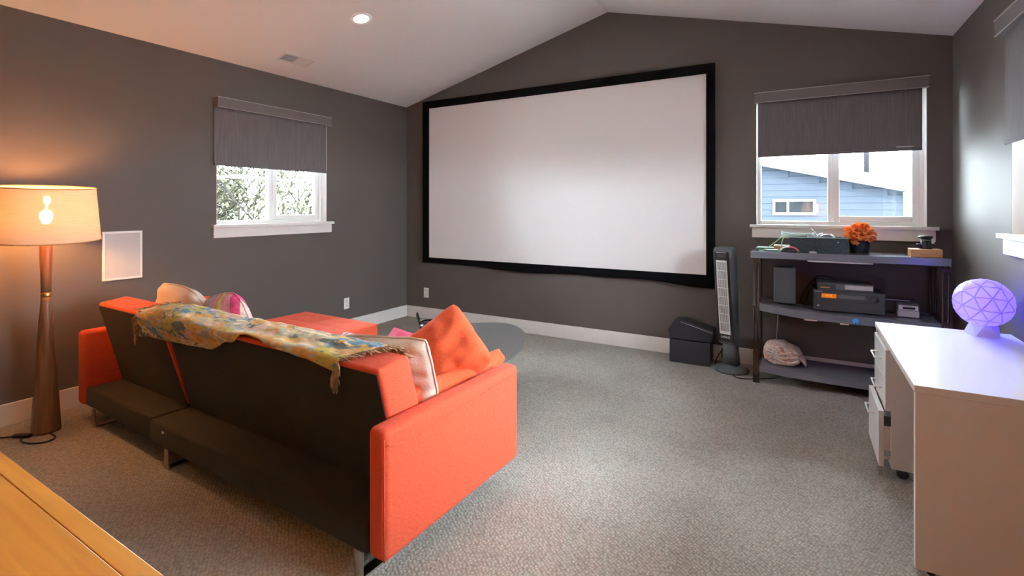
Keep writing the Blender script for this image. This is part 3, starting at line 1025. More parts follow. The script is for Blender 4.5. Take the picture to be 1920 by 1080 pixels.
for x in (.05, .40):
    for y in (.05, .35):
        MB().lathe([(0, -.011), (.022, -.011), (.0235, -.008), (.0235, .008), (.022, .011), (0, .011)], 18, m=Matrix.Translation((x, y, .0235)) @ Matrix.Rotation(R(90), 4, 'X')).box(x - .012, x + .012, y - .015, y + .015, .035, .055).build('castor', 'castor', t)

# glowing polygonal lamp
t = thing('geodesic_lamp', 'violet glowing faceted globe lamp on the white desk', 'lamp', (.785, 3.325, DZ), R(20))
bm = bmesh.new()
bmesh.ops.create_icosphere(bm, subdivisions=2, radius=.119)
bmesh.ops.rotate(bm, verts=bm.verts, matrix=Matrix.Rotation(R(14), 3, 'X'))
bmesh.ops.translate(bm, verts=bm.verts, vec=(0, 0, .160))
tris = [[v.co.copy() for v in f.verts] for f in bm.faces]
bm.free()
# faceted shell: emission weaker along ribs, panels are separate facets proud of a rib cage
cen = Vector((0, 0, .160))
mat_p = NT('globe_facet')
mat_p.b.inputs['Base Color'].default_value = (.35, .32, .55, 1)
mat_p.b.inputs['Roughness'].default_value = .3
mat_p.b.inputs['Emission Color'].default_value = (.058, .036, 1.0, 1)
mat_p.b.inputs['Emission Strength'].default_value = 1.7
M['facet'] = mat_p.m
mat_r = NT('globe_rib')
mat_r.b.inputs['Base Color'].default_value = (.28, .26, .42, 1)
mat_r.b.inputs['Roughness'].default_value = .4
mat_r.b.inputs['Emission Color'].default_value = (.040, .020, .8, 1)
mat_r.b.inputs['Emission Strength'].default_value = 1.0
M['rib'] = mat_r.m
mb = MB()
for tri in tris:
    mb.add(tri, [(0, 1, 2)])
o = mb.build('globe_core', 'rib', t, fix=True)
for tri in tris:
    g = sum(tri, Vector()) / 3
    n = (g - cen).normalized()
    inn = [g + (p - g) * .86 + n * .0012 for p in tri]
    top = [g + (p - g) * .52 + n * .0045 for p in tri]
    mb = MB()
    mb.add(inn + top, [(3, 4, 5), (0, 1, 4, 3), (1, 2, 5, 4), (2, 0, 3, 5)])
    mb.build('facet', 'facet', t, smooth=True)
mb = MB()
lo = [(.075 * math.cos(R(a)), .075 * math.sin(R(a)), 0) for a in range(0, 360, 72)]
hi = [(.055 * math.cos(R(a + 36)), .055 * math.sin(R(a + 36)), .072) for a in range(0, 360, 72)]
fs = [(4, 3, 2, 1, 0), (5, 6, 7, 8, 9)]
for i in range(5):
    j = (i + 1) % 5
    fs += [(i, j, 5 + i), (j, 5 + j, 5 + i)]
mb.add(lo + hi, fs).build('pedestal_base', 'white_plastic', t)

# ------------------------------------------------------------------ tower fan
t = thing('tower_fan', 'tall grey tower fan with a silver grille leaning beside the shelves', 'fan', (-.480, 4.335, 0), R(-16))
MB().lathe([(0, 0), (.128, 0), (.132, .012), (.120, .026), (.075, .045), (.05, .055), (0, .055)], 40).build('base', 'greyplastic', t)
def tower(prof):
    """prof rows: z, cx, half width, front y, back y"""
    mb = MB()
    n = 24
    rows = []
    for z, cx, hw, yf, yb in prof:
        row = []
        for i in range(n):
            a = 2 * math.pi * i / n
            ca, sa = math.cos(a), math.sin(a)
            px = cx + hw * (abs(ca) ** .45) * (1 if ca >= 0 else -1)
            my, hy = (yf + yb) / 2, (yb - yf) / 2
            py = my + hy * (abs(sa) ** (.45 if sa < 0 else .8)) * (1 if sa >= 0 else -1)
            row.append((px, py, z))
        rows.append(row)
    vs = [p for r in rows for p in r]
    fs = [(k * n + i, k * n + (i + 1) % n, (k + 1) * n + (i + 1) % n, (k + 1) * n + i) for k in range(len(rows) - 1) for i in range(n)]
    fs += [tuple(range(n - 1, -1, -1)), tuple((len(rows) - 1) * n + i for i in range(n))]
    return mb.add(vs, fs, True)
tower([(.045, .0, .062, -.05, .055), (.16, -.004, .056, -.045, .05), (.30, -.012, .052, -.04, .045)]).build('neck', 'greyplastic', t)
LEAN = lambda z: -.012 - (z - .22) * .052
body = [(z, LEAN(z), hw, yf, yb) for z, hw, yf, yb in ((.215, .062, -.052, .04), (.225, .070, -.066, .05), (.32, .072, -.070, .055), (.60, .075, -.072, .065), (.90, .078, -.074, .07), (.955, .078, -.070, .068), (.975, .074, -.058, .06), (.985, .060, -.035, .045))]
hb = tower(body).build('housing', 'greyplastic', t)
def slant(x, y, z):
    return (LEAN(z) + x, y - (z - .22) * .006, z)
def sbox(x0, x1, y0, y1, z0, z1, n=8):
    mb = MB()
    rows = [z0 + (z1 - z0) * i / n for i in range(n + 1)]
    vs = []
    for z in rows:
        vs += [slant(x0, y0, z), slant(x1, y0, z), slant(x1, y1, z), slant(x0, y1, z)]
    fs = [(k * 4 + i, k * 4 + (i + 1) % 4, k * 4 + 4 + (i + 1) % 4, k * 4 + 4 + i) for k in range(n) for i in range(4)]
    fs += [(3, 2, 1, 0), tuple(n * 4 + i for i in range(4))]
    return mb.add(vs, fs)
sbox(-.058, .058, -.0755, -.060, .240, .948).build('front_plate', 'black', t, bevel=.003)
sbox(-.040, .040, -.0775, -.0752, .320, .870).build('grille_back', 'dark', t)
mb = MB()
for a, b, c, d in ((-.042, -.037, .310, .878), (.037, .042, .310, .878)):
    q = sbox(a, b, -.082, -.0752, c, d); mb.add(q.v, q.f)
for a, b in ((.300, .322), (.866, .880)):
    q = sbox(-.042, .042, -.082, -.0752, a, b, 1); mb.add(q.v, q.f)
mb.build('grille_frame', 'greylight', t)
g0 = sbox(-.0015, .0015, -.0805, -.0770, .322, .866).build('slat', 'greylight', t, loc=(-.032, 0, 0))
for i in range(1, 9):
    c = g0.copy(); C.objects.link(c); c.parent = t; c.location = (-.032 + i * .008, 0, 0)
for i in range(1, 8):
    z = .322 + i * .068
    sbox(-.037, .037, -.0812, -.0780, z - .002, z + .002, 1).build('crossbar', 'greylight', t)
cp = sbox(-.038, .038, -.0775, -.0752, .893, .940, 1).build('control_panel', 'dark', t, bevel=.002)
sbox(-.030, .030, -.0785, -.0772, .908, .922, 1).build('display', 'receiver', cp)
pl = sbox(-.040, .040, -.0782, -.0774, .940, .943, 1).build('bezel_line', 'silver', cp)
def text(body_, name, size, m, parent, loc, rot, ext=.0004, align='CENTER'):
    cu = bpy.data.curves.new(name, 'FONT')
    cu.body = body_
    cu.size = size
    cu.extrude = ext
    cu.align_x = align
    cu.align_y = 'CENTER'
    o = bpy.data.objects.new(name, cu)
    C.objects.link(o)
    dg = bpy.context.evaluated_depsgraph_get()
    me = bpy.data.meshes.new_from_object(o.evaluated_get(dg))
    bpy.data.objects.remove(o)
    o = bpy.data.objects.new(name, me)
    me.materials.clear()
    me.materials.append(M[m])
    C.objects.link(o)
    o.parent = parent
    o.location = loc
    o.rotation_euler = rot
    return o
text('LASKO', 'lettering', .024, 'white_plastic', t, (LEAN(.275), -.0765, .275), (R(90), 0, 0))
t = thing('fan_cable', 'black power cable curling on the carpet around the tower fan', 'cable')
MB().tube(smooth_curve([(-.56, 4.49, .012), (-.58, 4.535, .09), (-.555, 4.545, .12), (-.60, 4.54, .06), (-.62, 4.47, .008), (-.60, 4.40, .007)], 6), .004, 7).build('cable', 'lampblack', t)
MB().tube(smooth_curve([(-.45, 4.185, .007), (-.41, 4.145, .007), (-.35, 4.155, .007), (-.27, 4.21, .007), (-.16, 4.30, .007), (-.10, 4.50, .007)], 6), .004, 7).build('cable', 'lampblack', t)

# ------------------------------------------------------------------ black boxes beside the fan
t = thing('storage_box', 'black lidless storage box on the carpet beside the tower fan', 'box', (-.803, 4.42, 0), R(1))
mb = MB()
mb.box(-.160, .160, -.09, .09, 0, .008)
mb.box(-.160, .160, -.09, -.084, .008, .190); mb.box(-.160, .160, .084, .09, .008, .190)
mb.box(-.160, -.154, -.084, .084, .008, .190); mb.box(.154, .160, -.084, .084, .008, .190)
mb.build('body', 'blackbox', t, bevel=.003)
t = thing('speaker_box', 'black wedge shaped speaker tipped on top of the black box', 'speaker', (-.800, 4.44, .1915), R(1))
P3 = [(-.160, 0), (.172, 0), (.182, .095), (-.06, .158), (-.130, .150), (-.178, .070)]
MB().prism(P3, -.095, .085, 'y').build('body', 'blackbox', t, bevel=.004)
MB().prism([(-.13, .008), (.160, .008), (.160, .060), (-.02, .128), (-.09, .128)], -.102, -.095, 'y').build('front_panel', 'blackbox', t)
MB().tube([(-.075, -.098, .150), (.172, -.098, .082)], .002, 6).build('trim_line', 'silver', t)

# ------------------------------------------------------------------ shelving unit
SX0, SX1, SY0, SY1 = -.325, .825, 4.12, 4.50
t = shelf = thing('shelving_unit', 'slate grey three tier shelving unit with bronze posts under the window', 'shelf', (0, 0, 0))
box(SX0, SX1, SY0, SY1, .925, .975).build('top_board', 'shelf', t, bevel=.003)
def sagboard(z0, drop, th, name, lift):
    def zf(x): 
        u = (x + .265) / (.76 + .265)
        return z0 + lift * math.exp(-u * 5.5) - drop * math.sin(math.pi * min(1, max(0, u)))
    mb = MB(); n = 24; vs = []
    for i in range(n + 1):
        x = -.265 + (.775 + .265) * i / n
        z = zf(x)
        vs += [(x, SY0, z - th), (x, SY1, z - th), (x, SY1, z), (x, SY0, z)]
    fs = [(k * 4 + i, k * 4 + (i + 1) % 4, k * 4 + 4 + (i + 1) % 4, k * 4 + 4 + i) for k in range(n) for i in range(4)]
    fs += [(0, 1, 2, 3), tuple(n * 4 + 3 - i for i in range(4))]
    mb.add(vs, fs).build(name, 'shelf', t, bevel=.002)
    return zf
zmid = sagboard(.560, .006, .055, 'shelf_board', .035)
zbot = sagboard(.128, .010, .050, 'shelf_board', .008)
def post(x, y):
    p = MB()
    for dx in (-.014, .014):
        p.tube([(x + dx, y, .0), (x + dx, y, .925)], .0065, 8)
    for z in (.12, .56, .90):
        p.box(x - .020, x + .020, y - .008, y + .008, z - .012, z + .012)
    o = p.build('post', 'bronze', t)
    MB().tube([(x - .014, y - .001, .26), (x + .014, y - .001, .22)], .008, 8).box(x - .020, x + .020, y - .009, y + .009, .075, .25).build('clamp', 'bronze', o, bevel=.003)
    MB().box(x - .022, x + .022, y - .012, y + .012, 0, .06).build('foot', 'black', o, bevel=.003)
for x in (-.288, .798):
    for y in (SY0 + .012, SY1 - .015):
        post(x, y)
box(.04, .42, SY0 + .004, SY0 + .02, .915, .925).build('light_strip', 'silver', t)
box(.02, .10, SY0 - .002, SY0 + .01, zmid(.06) - .063, zmid(.06) - .055).build('paper_tab', 'cream', t)
box(.235, .285, SY0 - .002, SY0 + .01, zmid(.26) - .063, zmid(.26) - .055).build('paper_tab', 'cream', t)
t2 = thing('blue_tag', 'small round blue tag stuck on the front edge of the middle shelf', 'tag', (.325, SY0 - .001, zmid(.325) - .032))
MB().lathe([(0, 0), (.022, 0), (.022, .003), (0, .003)], 24, m=Matrix.Rotation(R(90), 4, 'X')).build('disc', 'blue', t2)
MB().tube([(0, -.003, -.010), (-.01, -.004, -.03), (.012, -.004, -.034)], .003, 6).build('loop', 'dark', t2)

# --- on the middle shelf
zc = zmid(-.10)
t = thing('game_console', 'dark upright game console tower on the middle shelf', 'console', (-.105, 4.32, zmid(-.165) + .001))
box(-.072, .072, -.070, .070, .006, .270).build('body', 'console', t, bevel=.004)
box(-.050, .050, -.050, .050, 0, .006).build('foot', 'black', t)
box(-.062, -.059, -.0715, -.070, .03, .12).build('disc_slot', 'dark', t)
MB().lathe([(0, 0), (.055, 0), (.055, .004), (0, .004)], 24, (0, 0, .269)).build('top_vent', 'dark', t)
zr = zmid(.45) + .004
t = thing('av_receiver', 'black audio receiver with a glowing amber display on the middle shelf', 'receiver', (.285, 4.345, zr), R(1))
RW = .208
box(-RW, RW, -.13, .13, .010, .150).build('body', 'receiver', t, bevel=.002)
box(-RW, RW, -.142, -.13, .008, .152).build('front_plate', 'receiver', t, bevel=.002)
M['amber'] = emit('amber_display', (1.0, 0.25, 0.03), 0.20)
box(-.160, -.070, -.1435, -.142, .098, .128).build('display', 'amber', t)
M['amber_dim'] = emit('amber_digits', (1.0, 0.45, 0.12), 0.35)
text('12:45', 'digits', .018, 'amber_dim', t, (-.115, -.1438, .113), (R(90), 0, 0))
box(-.065, .100, -.1432, -.142, .100, .126).build('display_window', 'player', t)
box(-.185, .185, -.1432, -.142, .078, .081).build('groove', 'dark', t)
MB().lathe([(0, 0), (.024, 0), (.023, .018), (0, .018)], 28, m=Matrix.Translation((.150, -.142, .108)) @ Matrix.Rotation(R(90), 4, 'X')).build('volume_knob', 'receiver', t)
for x in (-.180,):
    MB().lathe([(0, 0), (.007, 0), (.007, .005), (0, .005)], 16, m=Matrix.Translation((x, -.142, .04)) @ Matrix.Rotation(R(90), 4, 'X')).build('headphone_jack', 'silver', t)
MB().lathe([(0, 0), (.010, 0), (.009, .006), (0, .006)], 20, m=Matrix.Translation((.100, -.142, .108)) @ Matrix.Rotation(R(90), 4, 'X')).build('knob', 'player', t)
text('ONKYO', 'lettering', .014, 'silver', t, (-.180, -.1424, .140), (R(90), 0, 0))
for x in (-.16, .16):
    for y in (-.10, .10):
        MB().lathe([(0, 0), (.016, 0), (.016, .011), (0, .011)], 16, (x, y, 0)).build('foot', 'black', t)
t = thing('disc_player', 'slim grey disc player stacked on the audio receiver', 'player', (.268, 4.335, zr + .1525), R(1))
box(-.165, .165, -.11, .11, .0, .048).build('body', 'player', t, bevel=.002)
box(-.163, -.055, -.1115, -.11, .006, .042).build('display', 'receiver', t)
box(.0, .160, -.1115, -.11, .010, .040).build('disc_tray', 'silver', t)
box(-.150, -.09, -.1122, -.1115, .012, .020).build('label_strip', 'oak', t)
t = thing('game_cartridge_box', 'small pale retro console box in a clear dark case on the shelf', 'box', (.628, 4.30, zmid(.62) + .002), R(-2))
box(-.062, .062, -.055, .055, 0, .086).build('case', 'player', t, bevel=.004)
box(-.056, .056, -.0575, -.055, .004, .046).build('lower_front', 'silver', t)
box(-.052, .052, -.0572, -.055, .050, .080).build('window', 'white_plastic', t)
box(-.030, .036, -.0582, -.0572, .056, .070).build('print', 'black', t)
t = thing('thin_case', 'thin flat grey case leaning at the back of the middle shelf', 'case', (.60, 4.43, zmid(.6) + .002), R(-3))
box(-.10, .09, -.03, .03, .0, .095).build('body', 'receiver', t, bevel=.003)
box(-.10, .06, -.031, -.030, .088, .094).build('edge_strip', 'silver', t)
# cable behind the console
t = thing('av_cable', 'black cable arching up behind the receiver on the middle shelf', 'cable')
MB().tube(smooth_curve([(-.01, 4.44, zmid(0) + .006), (.03, 4.46, zmid(0) + .10), (.09, 4.47, zmid(.1) + .20), (.16, 4.47, zmid(.1) + .22), (.25, 4.485, zmid(.2) + .19)], 6), .0045, 7).build('cable', 'lampblack', t)
MB().tube(smooth_curve([(.02, 4.30, zmid(.02) + .006), (.035, 4.36, zmid(0) + .03), (.05, 4.42, zmid(0) + .09), (.10, 4.48, zmid(.1) + .12)], 6), .0045, 7).build('cable', 'lampblack', t)
t = thing('white_cable', 'thin white cable hanging behind the shelves beside the folded towel', 'cable')
MB().tube(smooth_curve([(-.155, 4.512, .62), (-.158, 4.515, .45), (-.168, 4.512, .25), (-.172, 4.51, .05), (-.12, 4.45, .006), (.02, 4.35, .006)], 6), .0035, 7).build('cable', 'white_cable', t)

# --- towel on the bottom shelf
t = thing('folded_towel', 'folded pink patterned towel on the lowest shelf', 'towel', (-.118, 4.30, zbot(-.245) + .001))
def towel(u, v):
    a = 2 * math.pi * u
    ca, sa = math.cos(a), math.sin(a)
    rx, rz = .128, .072
    x = rx * abs(ca) ** .55 * (1 if ca > 0 else -1)
    z = .072 + rz * abs(sa) ** .7 * (1 if sa > 0 else -1)
    y = -.10 + .24 * v
    s_ = 1 - .18 * (abs(2 * v - 1) ** 4)
    n = .010 * fbm(x * 14, y * 14, z * 14)
    z = z * (s_ if z > .02 else 1) + (n if z > .02 else 0)
    return (x * s_ + n, y + .006 * fbm(x * 20, z * 30, 3), max(.001, z * (1 - .25 * max(0, x / .128))))
mb = MB(); mb.grid(towel, 48, 20)
for vv in (0.0, 1.0):
    ring = [towel(i / 48, vv) for i in range(48)]
    c_ = tuple(sum(p[k] for p in ring) / 48 for k in range(3))
    mb.add(ring + [c_], [(i, (i + 1) % 48, 48) for i in range(48)], True)
mb.build('cloth', 'towel_pattern', t)
mb = MB()
for k, (z_, d_) in enumerate(((.035, .016), (.065, .010), (.095, .014))):
    pts = [(-.115 + .22 * i / 14, -.103 - .003 * math.sin(i), z_ * (1 - .12 * i / 14) + d_ * math.sin(i * .5 + k)) for i in range(15)]
    mb.tube(pts, .010, 8)
mb.build('fold', 'towel_pattern', t)
MB().grid(lambda u, v: (.02 + .13 * u, -.09 + .14 * v, .112 - .10 * u ** 2 + .006 * fbm(u * 4, v * 4, 1)), 12, 12).build('corner_flap', 'towel', t, solid=.012)

# --- on the top board
ZT = .975
t = thing('felt_basket', 'dark grey felt storage basket full of cables on the top shelf', 'basket', (.108, 4.30, ZT))
mb = MB()
def tap(x, z): return x * (1 + .05 * (z / .11))
bw, bd, bh = .172, .085, .108
for sx in (-1, 1):
    mb.add([(sx * bw, -bd, 0), (sx * bw, bd, 0), (sx * (bw + .010), bd + .004, bh), (sx * (bw + .010), -bd - .004, bh),
            (sx * (bw - .006), -bd + .006, 0), (sx * (bw - .006), bd - .006, 0), (sx * (bw + .004), bd - .002, bh), (sx * (bw + .004), -bd + .002, bh)],
           [(0, 1, 2, 3), (4, 5, 6, 7), (3, 2, 6, 7), (0, 3, 7, 4), (1, 2, 6, 5), (0, 1, 5, 4)])
for sy in (-1, 1):
    mb.add([(-bw, sy * bd, 0), (bw, sy * bd, 0), (bw + .010, sy * (bd + .004), bh), (-bw - .010, sy * (bd + .004), bh),
            (-bw, sy * (bd - .006), 0), (bw, sy * (bd - .006), 0), (bw + .010, sy * (bd - .002), bh), (-bw - .010, sy * (bd - .002), bh)],
           [(0, 1, 2, 3), (4, 5, 6, 7), (3, 2, 6, 7), (0, 3, 7, 4), (1, 2, 6, 5), (0, 1, 5, 4)])
mb.box(-bw, bw, -bd, bd, 0, .006)
mb.build('body', 'felt', t)
box(-.026, -.022, -bd - .0075, -bd - .001, .002, bh - .004).build('seam', 'pot', t)
MB().lathe([(0, 0), (.004, 0), (.003, .003), (0, .004)], 12, m=Matrix.Translation((.12, -bd - .005, .078)) @ Matrix.Rotation(R(90), 4, 'X')).build('rivet', 'silver', t)
MB().tube([(-bw - .008, -bd - .004, bh), (bw + .008, -bd - .004, bh)], .004, 6).build('rim', 'cyan_cable', t)
t = thing('cable_coil', 'loose coil of pale teal and green cables spilling out of the felt basket', 'cable', (0, 0, ZT))
coil = [(-.02 + .105 * math.cos(a), 4.29 + .06 * math.sin(a), .118 + .006 * math.sin(a * 1.7) + a * .0009) for a in [i * .3 for i in range(64)]]
MB().tube(coil, .0042, 6).build('coil', 'cyan_cable', t)
MB().tube(smooth_curve([(-.10, 4.24, .122), (-.13, 4.20, .10), (-.18, 4.18, .055), (-.24, 4.165, .008), (-.27, 4.155, .006)], 6), .0035, 6).build('green_strand', 'green_cable', t)
MB().tube(smooth_curve([(-.085, 4.22, .120), (-.115, 4.185, .09), (-.125, 4.165, .04), (-.14, 4.15, .006)], 6), .0035, 6).build('green_strand', 'green_cable', t)
MB().tube(smooth_curve([(.13, 4.25, .118), (.20, 4.24, .135), (.26, 4.22, .110), (.285, 4.21, .095)], 6), .0025, 6).build('thin_wire', 'oak', t)
t = thing('charger_plugs', 'bundle of white plugs and a grey adapter poking out of the basket', 'plug', (0, 0, ZT))
mb = MB()
for (x, y, z, r_) in ((.055, 4.26, .112, .014), (.085, 4.27, .115, .016), (.075, 4.25, .122, .010), (.110, 4.28, .114, .013)):
    mb.lathe([(0, -r_), (r_ * .8, -r_ * .7), (r_, 0), (r_ * .7, r_ * .8), (0, r_)], 10, (x, y, z))
mb.build('plug_heads', 'white_plastic', t)
MB().tube([(.100, 4.25, .118), (.085, 4.245, .145), (.066, 4.24, .168)], [.004, .005, .003], 8).build('stylus', 'silver', t)
MB().lathe([(0, .0), (.05, .0), (.046, .02), (.030, .034), (0, .038)], 20, (.165, 4.29, .095)).build('adapter', 'console', t)
MB().tube([(.10, 4.25, .115), (.125, 4.24, .132), (.135, 4.235, .136)], .006, 8).build('white_clip', 'white_plastic', t)
# flower in pot
t = thing('flower_pot', 'big ruffled orange paper flower in a dark navy pot on the shelf', 'flower', (.362, 4.325, ZT))
MB().lathe([(0, 0), (.050, 0), (.055, .006), (.062, .085), (.064, .09), (.058, .09), (.054, .02), (0, .02)], 32).build('pot', 'pot', t)
fc = Vector((-.004, -.005, .122))
pet = MB()
def petal_mesh():
    def pf(u, v):
        a = (u - .5) * 2
        wv = .050 * math.sin(math.pi * min(1, .15 + v * .8)) ** .7
        return (a * wv, v * .075, .020 * math.sin(v * 2.6) + .010 * math.sin(a * 6 + v * 4) * v - .018 * a * a)
    return MB().grid(pf, 8, 8)
p0 = petal_mesh().build('petal', 'petal', t, solid=.002)
k = 0
gold = math.pi * (3 - 5 ** .5)
for i in range(44):
    ph = math.acos(1 - 1.55 * (i + .5) / 44)
    th_ = i * gold
    o = p0 if i == 0 else p0.copy()
    if i: C.objects.link(o); o.parent = t
    d = Vector((math.sin(ph) * math.cos(th_), math.sin(ph) * math.sin(th_), math.cos(ph)))
    q = (d + Vector((random.uniform(-.4, .4), random.uniform(-.4, .4), random.uniform(-.3, .3)))).normalized().to_track_quat('Y', 'Z')
    o.rotation_mode = 'QUATERNION'
    o.rotation_quaternion = q
    e = Vector((d.x * .042, d.y * .036, d.z * .042))
    o.location = fc + e
    s_ = random.uniform(.62, .86)
    o.scale = (s_, s_, s_)
# wooden block + camera
t = thing('wooden_block', 'rectangular oak wooden block on the end of the top shelf', 'block', (.712, 4.245, ZT), R(0))
box(-.082, .082, -.06, .06, 0, .050).build('body', 'oak', t, bevel=.002)
t = thing('camera_gadget', 'small black camera on a mount standing on the wooden block', 'camera', (.722, 4.27, ZT + .0505))
MB().lathe([(0, 0), (.034, 0), (.036, .004), (.030, .010), (.028, .012), (.028, .066), (.024, .070), (0, .070)], 28).build('body', 'black', t)
box(-.050, -.026, -.02, .02, .012, .030).build('side_arm', 'black', t, bevel=.004)
MB().lathe([(0, 0), (.038, 0), (.041, .006), (.036, .014), (0, .016)], 28, (-.002, 0, .070)).build('cap', 'black', t)
box(.028, .044, -.012, .012, .034, .074).build('white_clip', 'white_plastic', t, bevel=.003)
MB().lathe([(.0285, .056), (.030, .057), (.030, .059), (.0285, .060)], 28).build('ring', 'silver', t)
# red and white mouse like toy
t = thing('game_visor', 'small dark gadget with a glossy red and white shell on the shelf edge', 'gadget', (-.075, 4.158, ZT), R(8))
MB().lathe([(0, 0), (.052, 0), (.056, .006), (.052, .020), (.034, .031), (0, .036)], 28, m=Matrix.Scale(.6, 4, (0, 1, 0))).build('shell', 'black', t)
arc = [(.056 * math.cos(a), -.010, .006 + .032 * math.sin(a)) for a in [math.pi * i / 16 for i in range(17)]]
MB().tube(arc[8:], .006, 8).build('white_rim', 'white_plastic', t)
MB().tube(arc[:9], .007, 8).build('red_rim', 'red_plastic', t)
# router + small box
t = thing('router', 'small flat teal green device with cables at the end of the top shelf', 'device', (-.235, 4.28, ZT), R(0))
box(-.062, .062, -.05, .05, 0, .022).build('body', 'teal_plastic', t, bevel=.004)
box(-.056, .056, -.045, .045, .022, .024).build('top_panel', 'cyan_cable', t, bevel=.001)
t = thing('teal_remote', 'small teal remote lying under the green cable on the shelf', 'remote', (-.185, 4.182, ZT), R(20))
box(-.045, .045, -.018, .018, 0, .012).build('body', 'teal_plastic', t, bevel=.004)
box(-.030, .040, -.010, .010, .012, .014).build('keypad', 'cyan_cable', t)
t = thing('small_wooden_box', 'small brown wooden box with a pale lid behind the green cable', 'box', (-.125, 4.29, ZT))
box(-.05, .05, -.04, .04, 0, .034).build('body', 'oak', t, bevel=.002)
box(-.053, .053, -.043, .043, .034, .042).build('lid', 'cream', t, bevel=.002)
t = thing('earbud_case', 'tiny silver grey case on the front edge of the top shelf', 'case', (.075, 4.150, ZT))
MB().lathe([(0, 0), (.022, 0), (.024, .004), (.020, .010), (0, .012)], 20, m=Matrix.Scale(.6, 4, (0, 1, 0))).build('shell', 'silver', t)
MB().lathe([(.0235, .004), (.0245, .005), (.0235, .006)], 20, m=Matrix.Scale(.6, 4, (0, 1, 0))).build('seam', 'dark', t)

# ------------------------------------------------------------------ outside
S('ground_outside', box(-60, 60, -40, 70, -3.4, -3.2), 'ground_bounce')
YN = 13.0
t = thing('neighbour_house', 'blue grey clapboard house with a white sloping eave outside the window', 'house', (0, YN, 0))
def eave(x):
    return 2.27 + (x + .79) * (1.60 - 2.27) / (1.99 + .79)
NX0, NX1 = -2.4, 1.93
wallpoly = [(NX0, -3.2), (NX1, -3.2), (NX1, eave(NX1)), (NX0, eave(NX0))]
MB().prism(wallpoly, .02, .30, 'y').build('wall', 'siding', t)
ph_ = .146
z = -.5
while z < eave(NX0):
    top = z + ph_ + .012
    xr = NX1 if top < eave(NX1) else -.79 + (top - 2.27) / ((1.60 - 2.27) / (1.99 + .79))
    if xr > NX0 + .1:
        MB().prism([(0.0, z), (.016, z), (.004, top), (0, top)], NX0, min(NX1, xr), 'x', Matrix.Scale(-1, 4, (0, 1, 0))).build('plank', 'siding', t)
    z += ph_
box(NX1 - .10, NX1 + .02, -.03, .05, -3.2, eave(NX1)).build('corner_board', 'ext_white', t)
sl = (1.60 - 2.27) / (1.99 + .79)
MB().prism([(-3.0, eave(-3.0)), (3.6, eave(3.6)), (3.6, eave(3.6) + .17), (-3.0, eave(-3.0) + .17)], -.30, -.02, 'y').build('rake_board', 'ext_white', t)
MB().prism([(-3.0, eave(-3.0) + .17), (3.7, eave(3.7) + .17), (3.7, eave(3.7) + .23), (-3.0, eave(-3.0) + .23)], -.36, 5.0, 'y').build('roof', 'roof', t)
MB().tube([(1.36, 1.6, eave(1.36) + .2), (1.36, 1.6, 3.4)], .055, 14).build('vent_pipe', 'pipe', t)
MB().lathe([(.12, 0), (.085, .06), (.06, .10)], 16, (1.36, 1.6, eave(1.36) + .20)).build('pipe_flashing', 'ext_white', t)
# window in the clapboard wall
wx0, wx1, wz0, wz1 = -.56, .29, 1.13, 1.48
f_ = MB()
f_.box(wx0, wx0 + .05, -.05, .03, wz0, wz1).box(wx1 - .05, wx1, -.05, .03, wz0, wz1).box(wx0 + .05, wx1 - .05, -.05, .03, wz1 - .045, wz1).box(wx0 + .05, wx1 - .05, -.05, .03, wz0, wz0 + .05)
f_.box(-.275, -.235, -.05, .03, wz0 + .05, wz1 - .045)
nw = f_.build('window', 'ext_white', t)
box(wx0 + .05, -.275, -.02, .0, wz0 + .05, wz1 - .045).build('pane', 'extglass', nw)
box(-.235, wx1 - .05, -.02, .0, wz0 + .05, wz1 - .045).build('pane', 'extglass', nw)

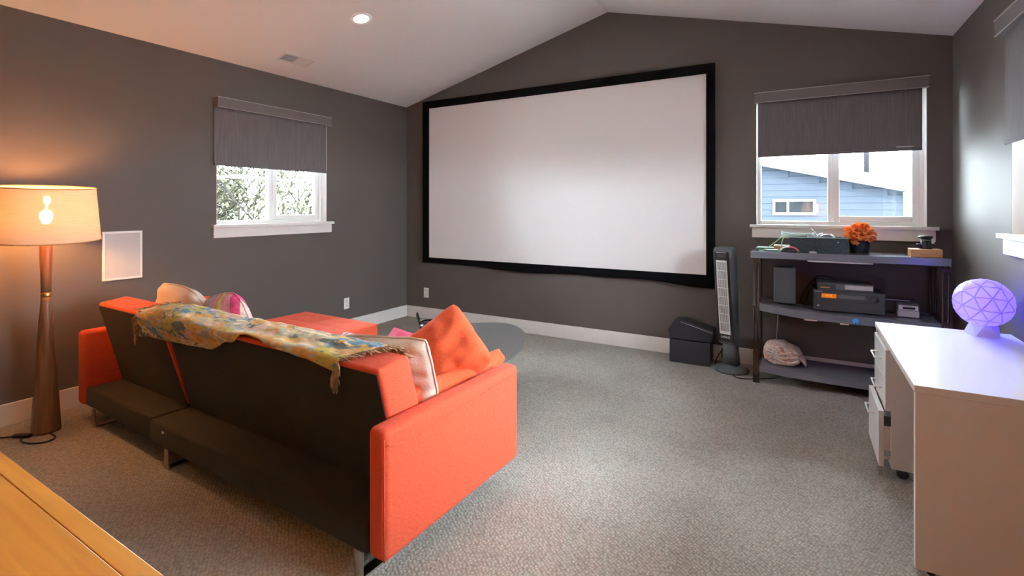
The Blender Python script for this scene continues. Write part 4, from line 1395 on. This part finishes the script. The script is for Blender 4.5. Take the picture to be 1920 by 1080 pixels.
# trees outside the left window
def tree(label, x, y, h, spread, leafm, n_leaf, seed, zc_off=0.0):
    rnd = random.Random(seed)
    t = thing('garden_tree', label, 'tree', (x, y, -3.2), 0, 'trees outside the window')
    mb = MB()
    tips = []
    def grow(p, d, L, r_, lev):
        q = [Vector(p)]
        for i in range(4):
            d = (d + Vector((rnd.uniform(-.25, .25), rnd.uniform(-.25, .25), rnd.uniform(-.06, .16)))).normalized()
            q.append(q[-1] + d * L / 4)
        mb.tube(q, [r_ * (1 - .13 * i) for i in range(5)], 5 if lev else 8, caps=False)
        if lev >= 3:
            tips.extend(q[1:])
            return
        for k in range(4 if lev else 6):
            s_ = rnd.uniform(.35, 1.0)
            b = q[min(4, int(s_ * 4))]
            dd = (d * .6 + Vector((rnd.uniform(-1, 1), rnd.uniform(-1, 1), rnd.uniform(-.1, .7)))).normalized()
            grow(b, dd, L * rnd.uniform(.5, .72), r_ * .5, lev + 1)
    grow((0, 0, 0), Vector((0, 0, 1)), h * .55, .13, 0)
    mb.build('trunk', 'bark', t, fix=False)
    lf = MB()
    for i in range(n_leaf):
        c_ = rnd.choice(tips) + Vector((rnd.gauss(0, .16), rnd.gauss(0, .16), rnd.gauss(0, .14)))
        s_ = rnd.uniform(.03, .075)
        m_ = Matrix.Translation(c_) @ Matrix.Rotation(rnd.uniform(0, 6.3), 4, 'Z') @ Matrix.Rotation(rnd.uniform(-1.2, 1.2), 4, 'X')
        lf.add([(-s_ * .5, 0, 0), (0, -s_, .01), (s_ * .5, 0, 0), (0, s_, .01)], [(0, 1, 2, 3)], False, m_)
    o = lf.build('foliage', leafm, t, fix=False)
    o['kind'] = 'stuff'
tree('pale leafy tree filling the near pane of the window with trees', -9.0, 5.6, 7.5, 2, 'leaf_pale', 15000, 11)
tree('dense olive green tree behind the pale leafy tree outside', -15.5, 9.3, 8.5, 2, 'leaf_olive', 15000, 12)
tree('thin bare twiggy tree seen through the far pane of the same window', -12.5, 9.6, 7.0, 2, 'leaf_pale', 3000, 13)
t = thing('power_line', 'dark overhead cable crossing in front of the trees outside', 'cable', (0, 0, 0))
MB().tube(smooth_curve([(-5.6, -3, 1.90), (-5.6, 1, 1.70), (-5.6, 4.5, 1.645), (-5.6, 9, 1.80)], 8), .010, 8).build('cable', 'lampblack', t)
MB().tube(smooth_curve([(-5.6, 3.15, 1.635), (-5.6, 3.4, 1.655), (-5.6, 3.75, 1.655)], 5), [.014] * 4 + [.024] * 3 + [.014] * 4, 8).build('splice', 'console', t)
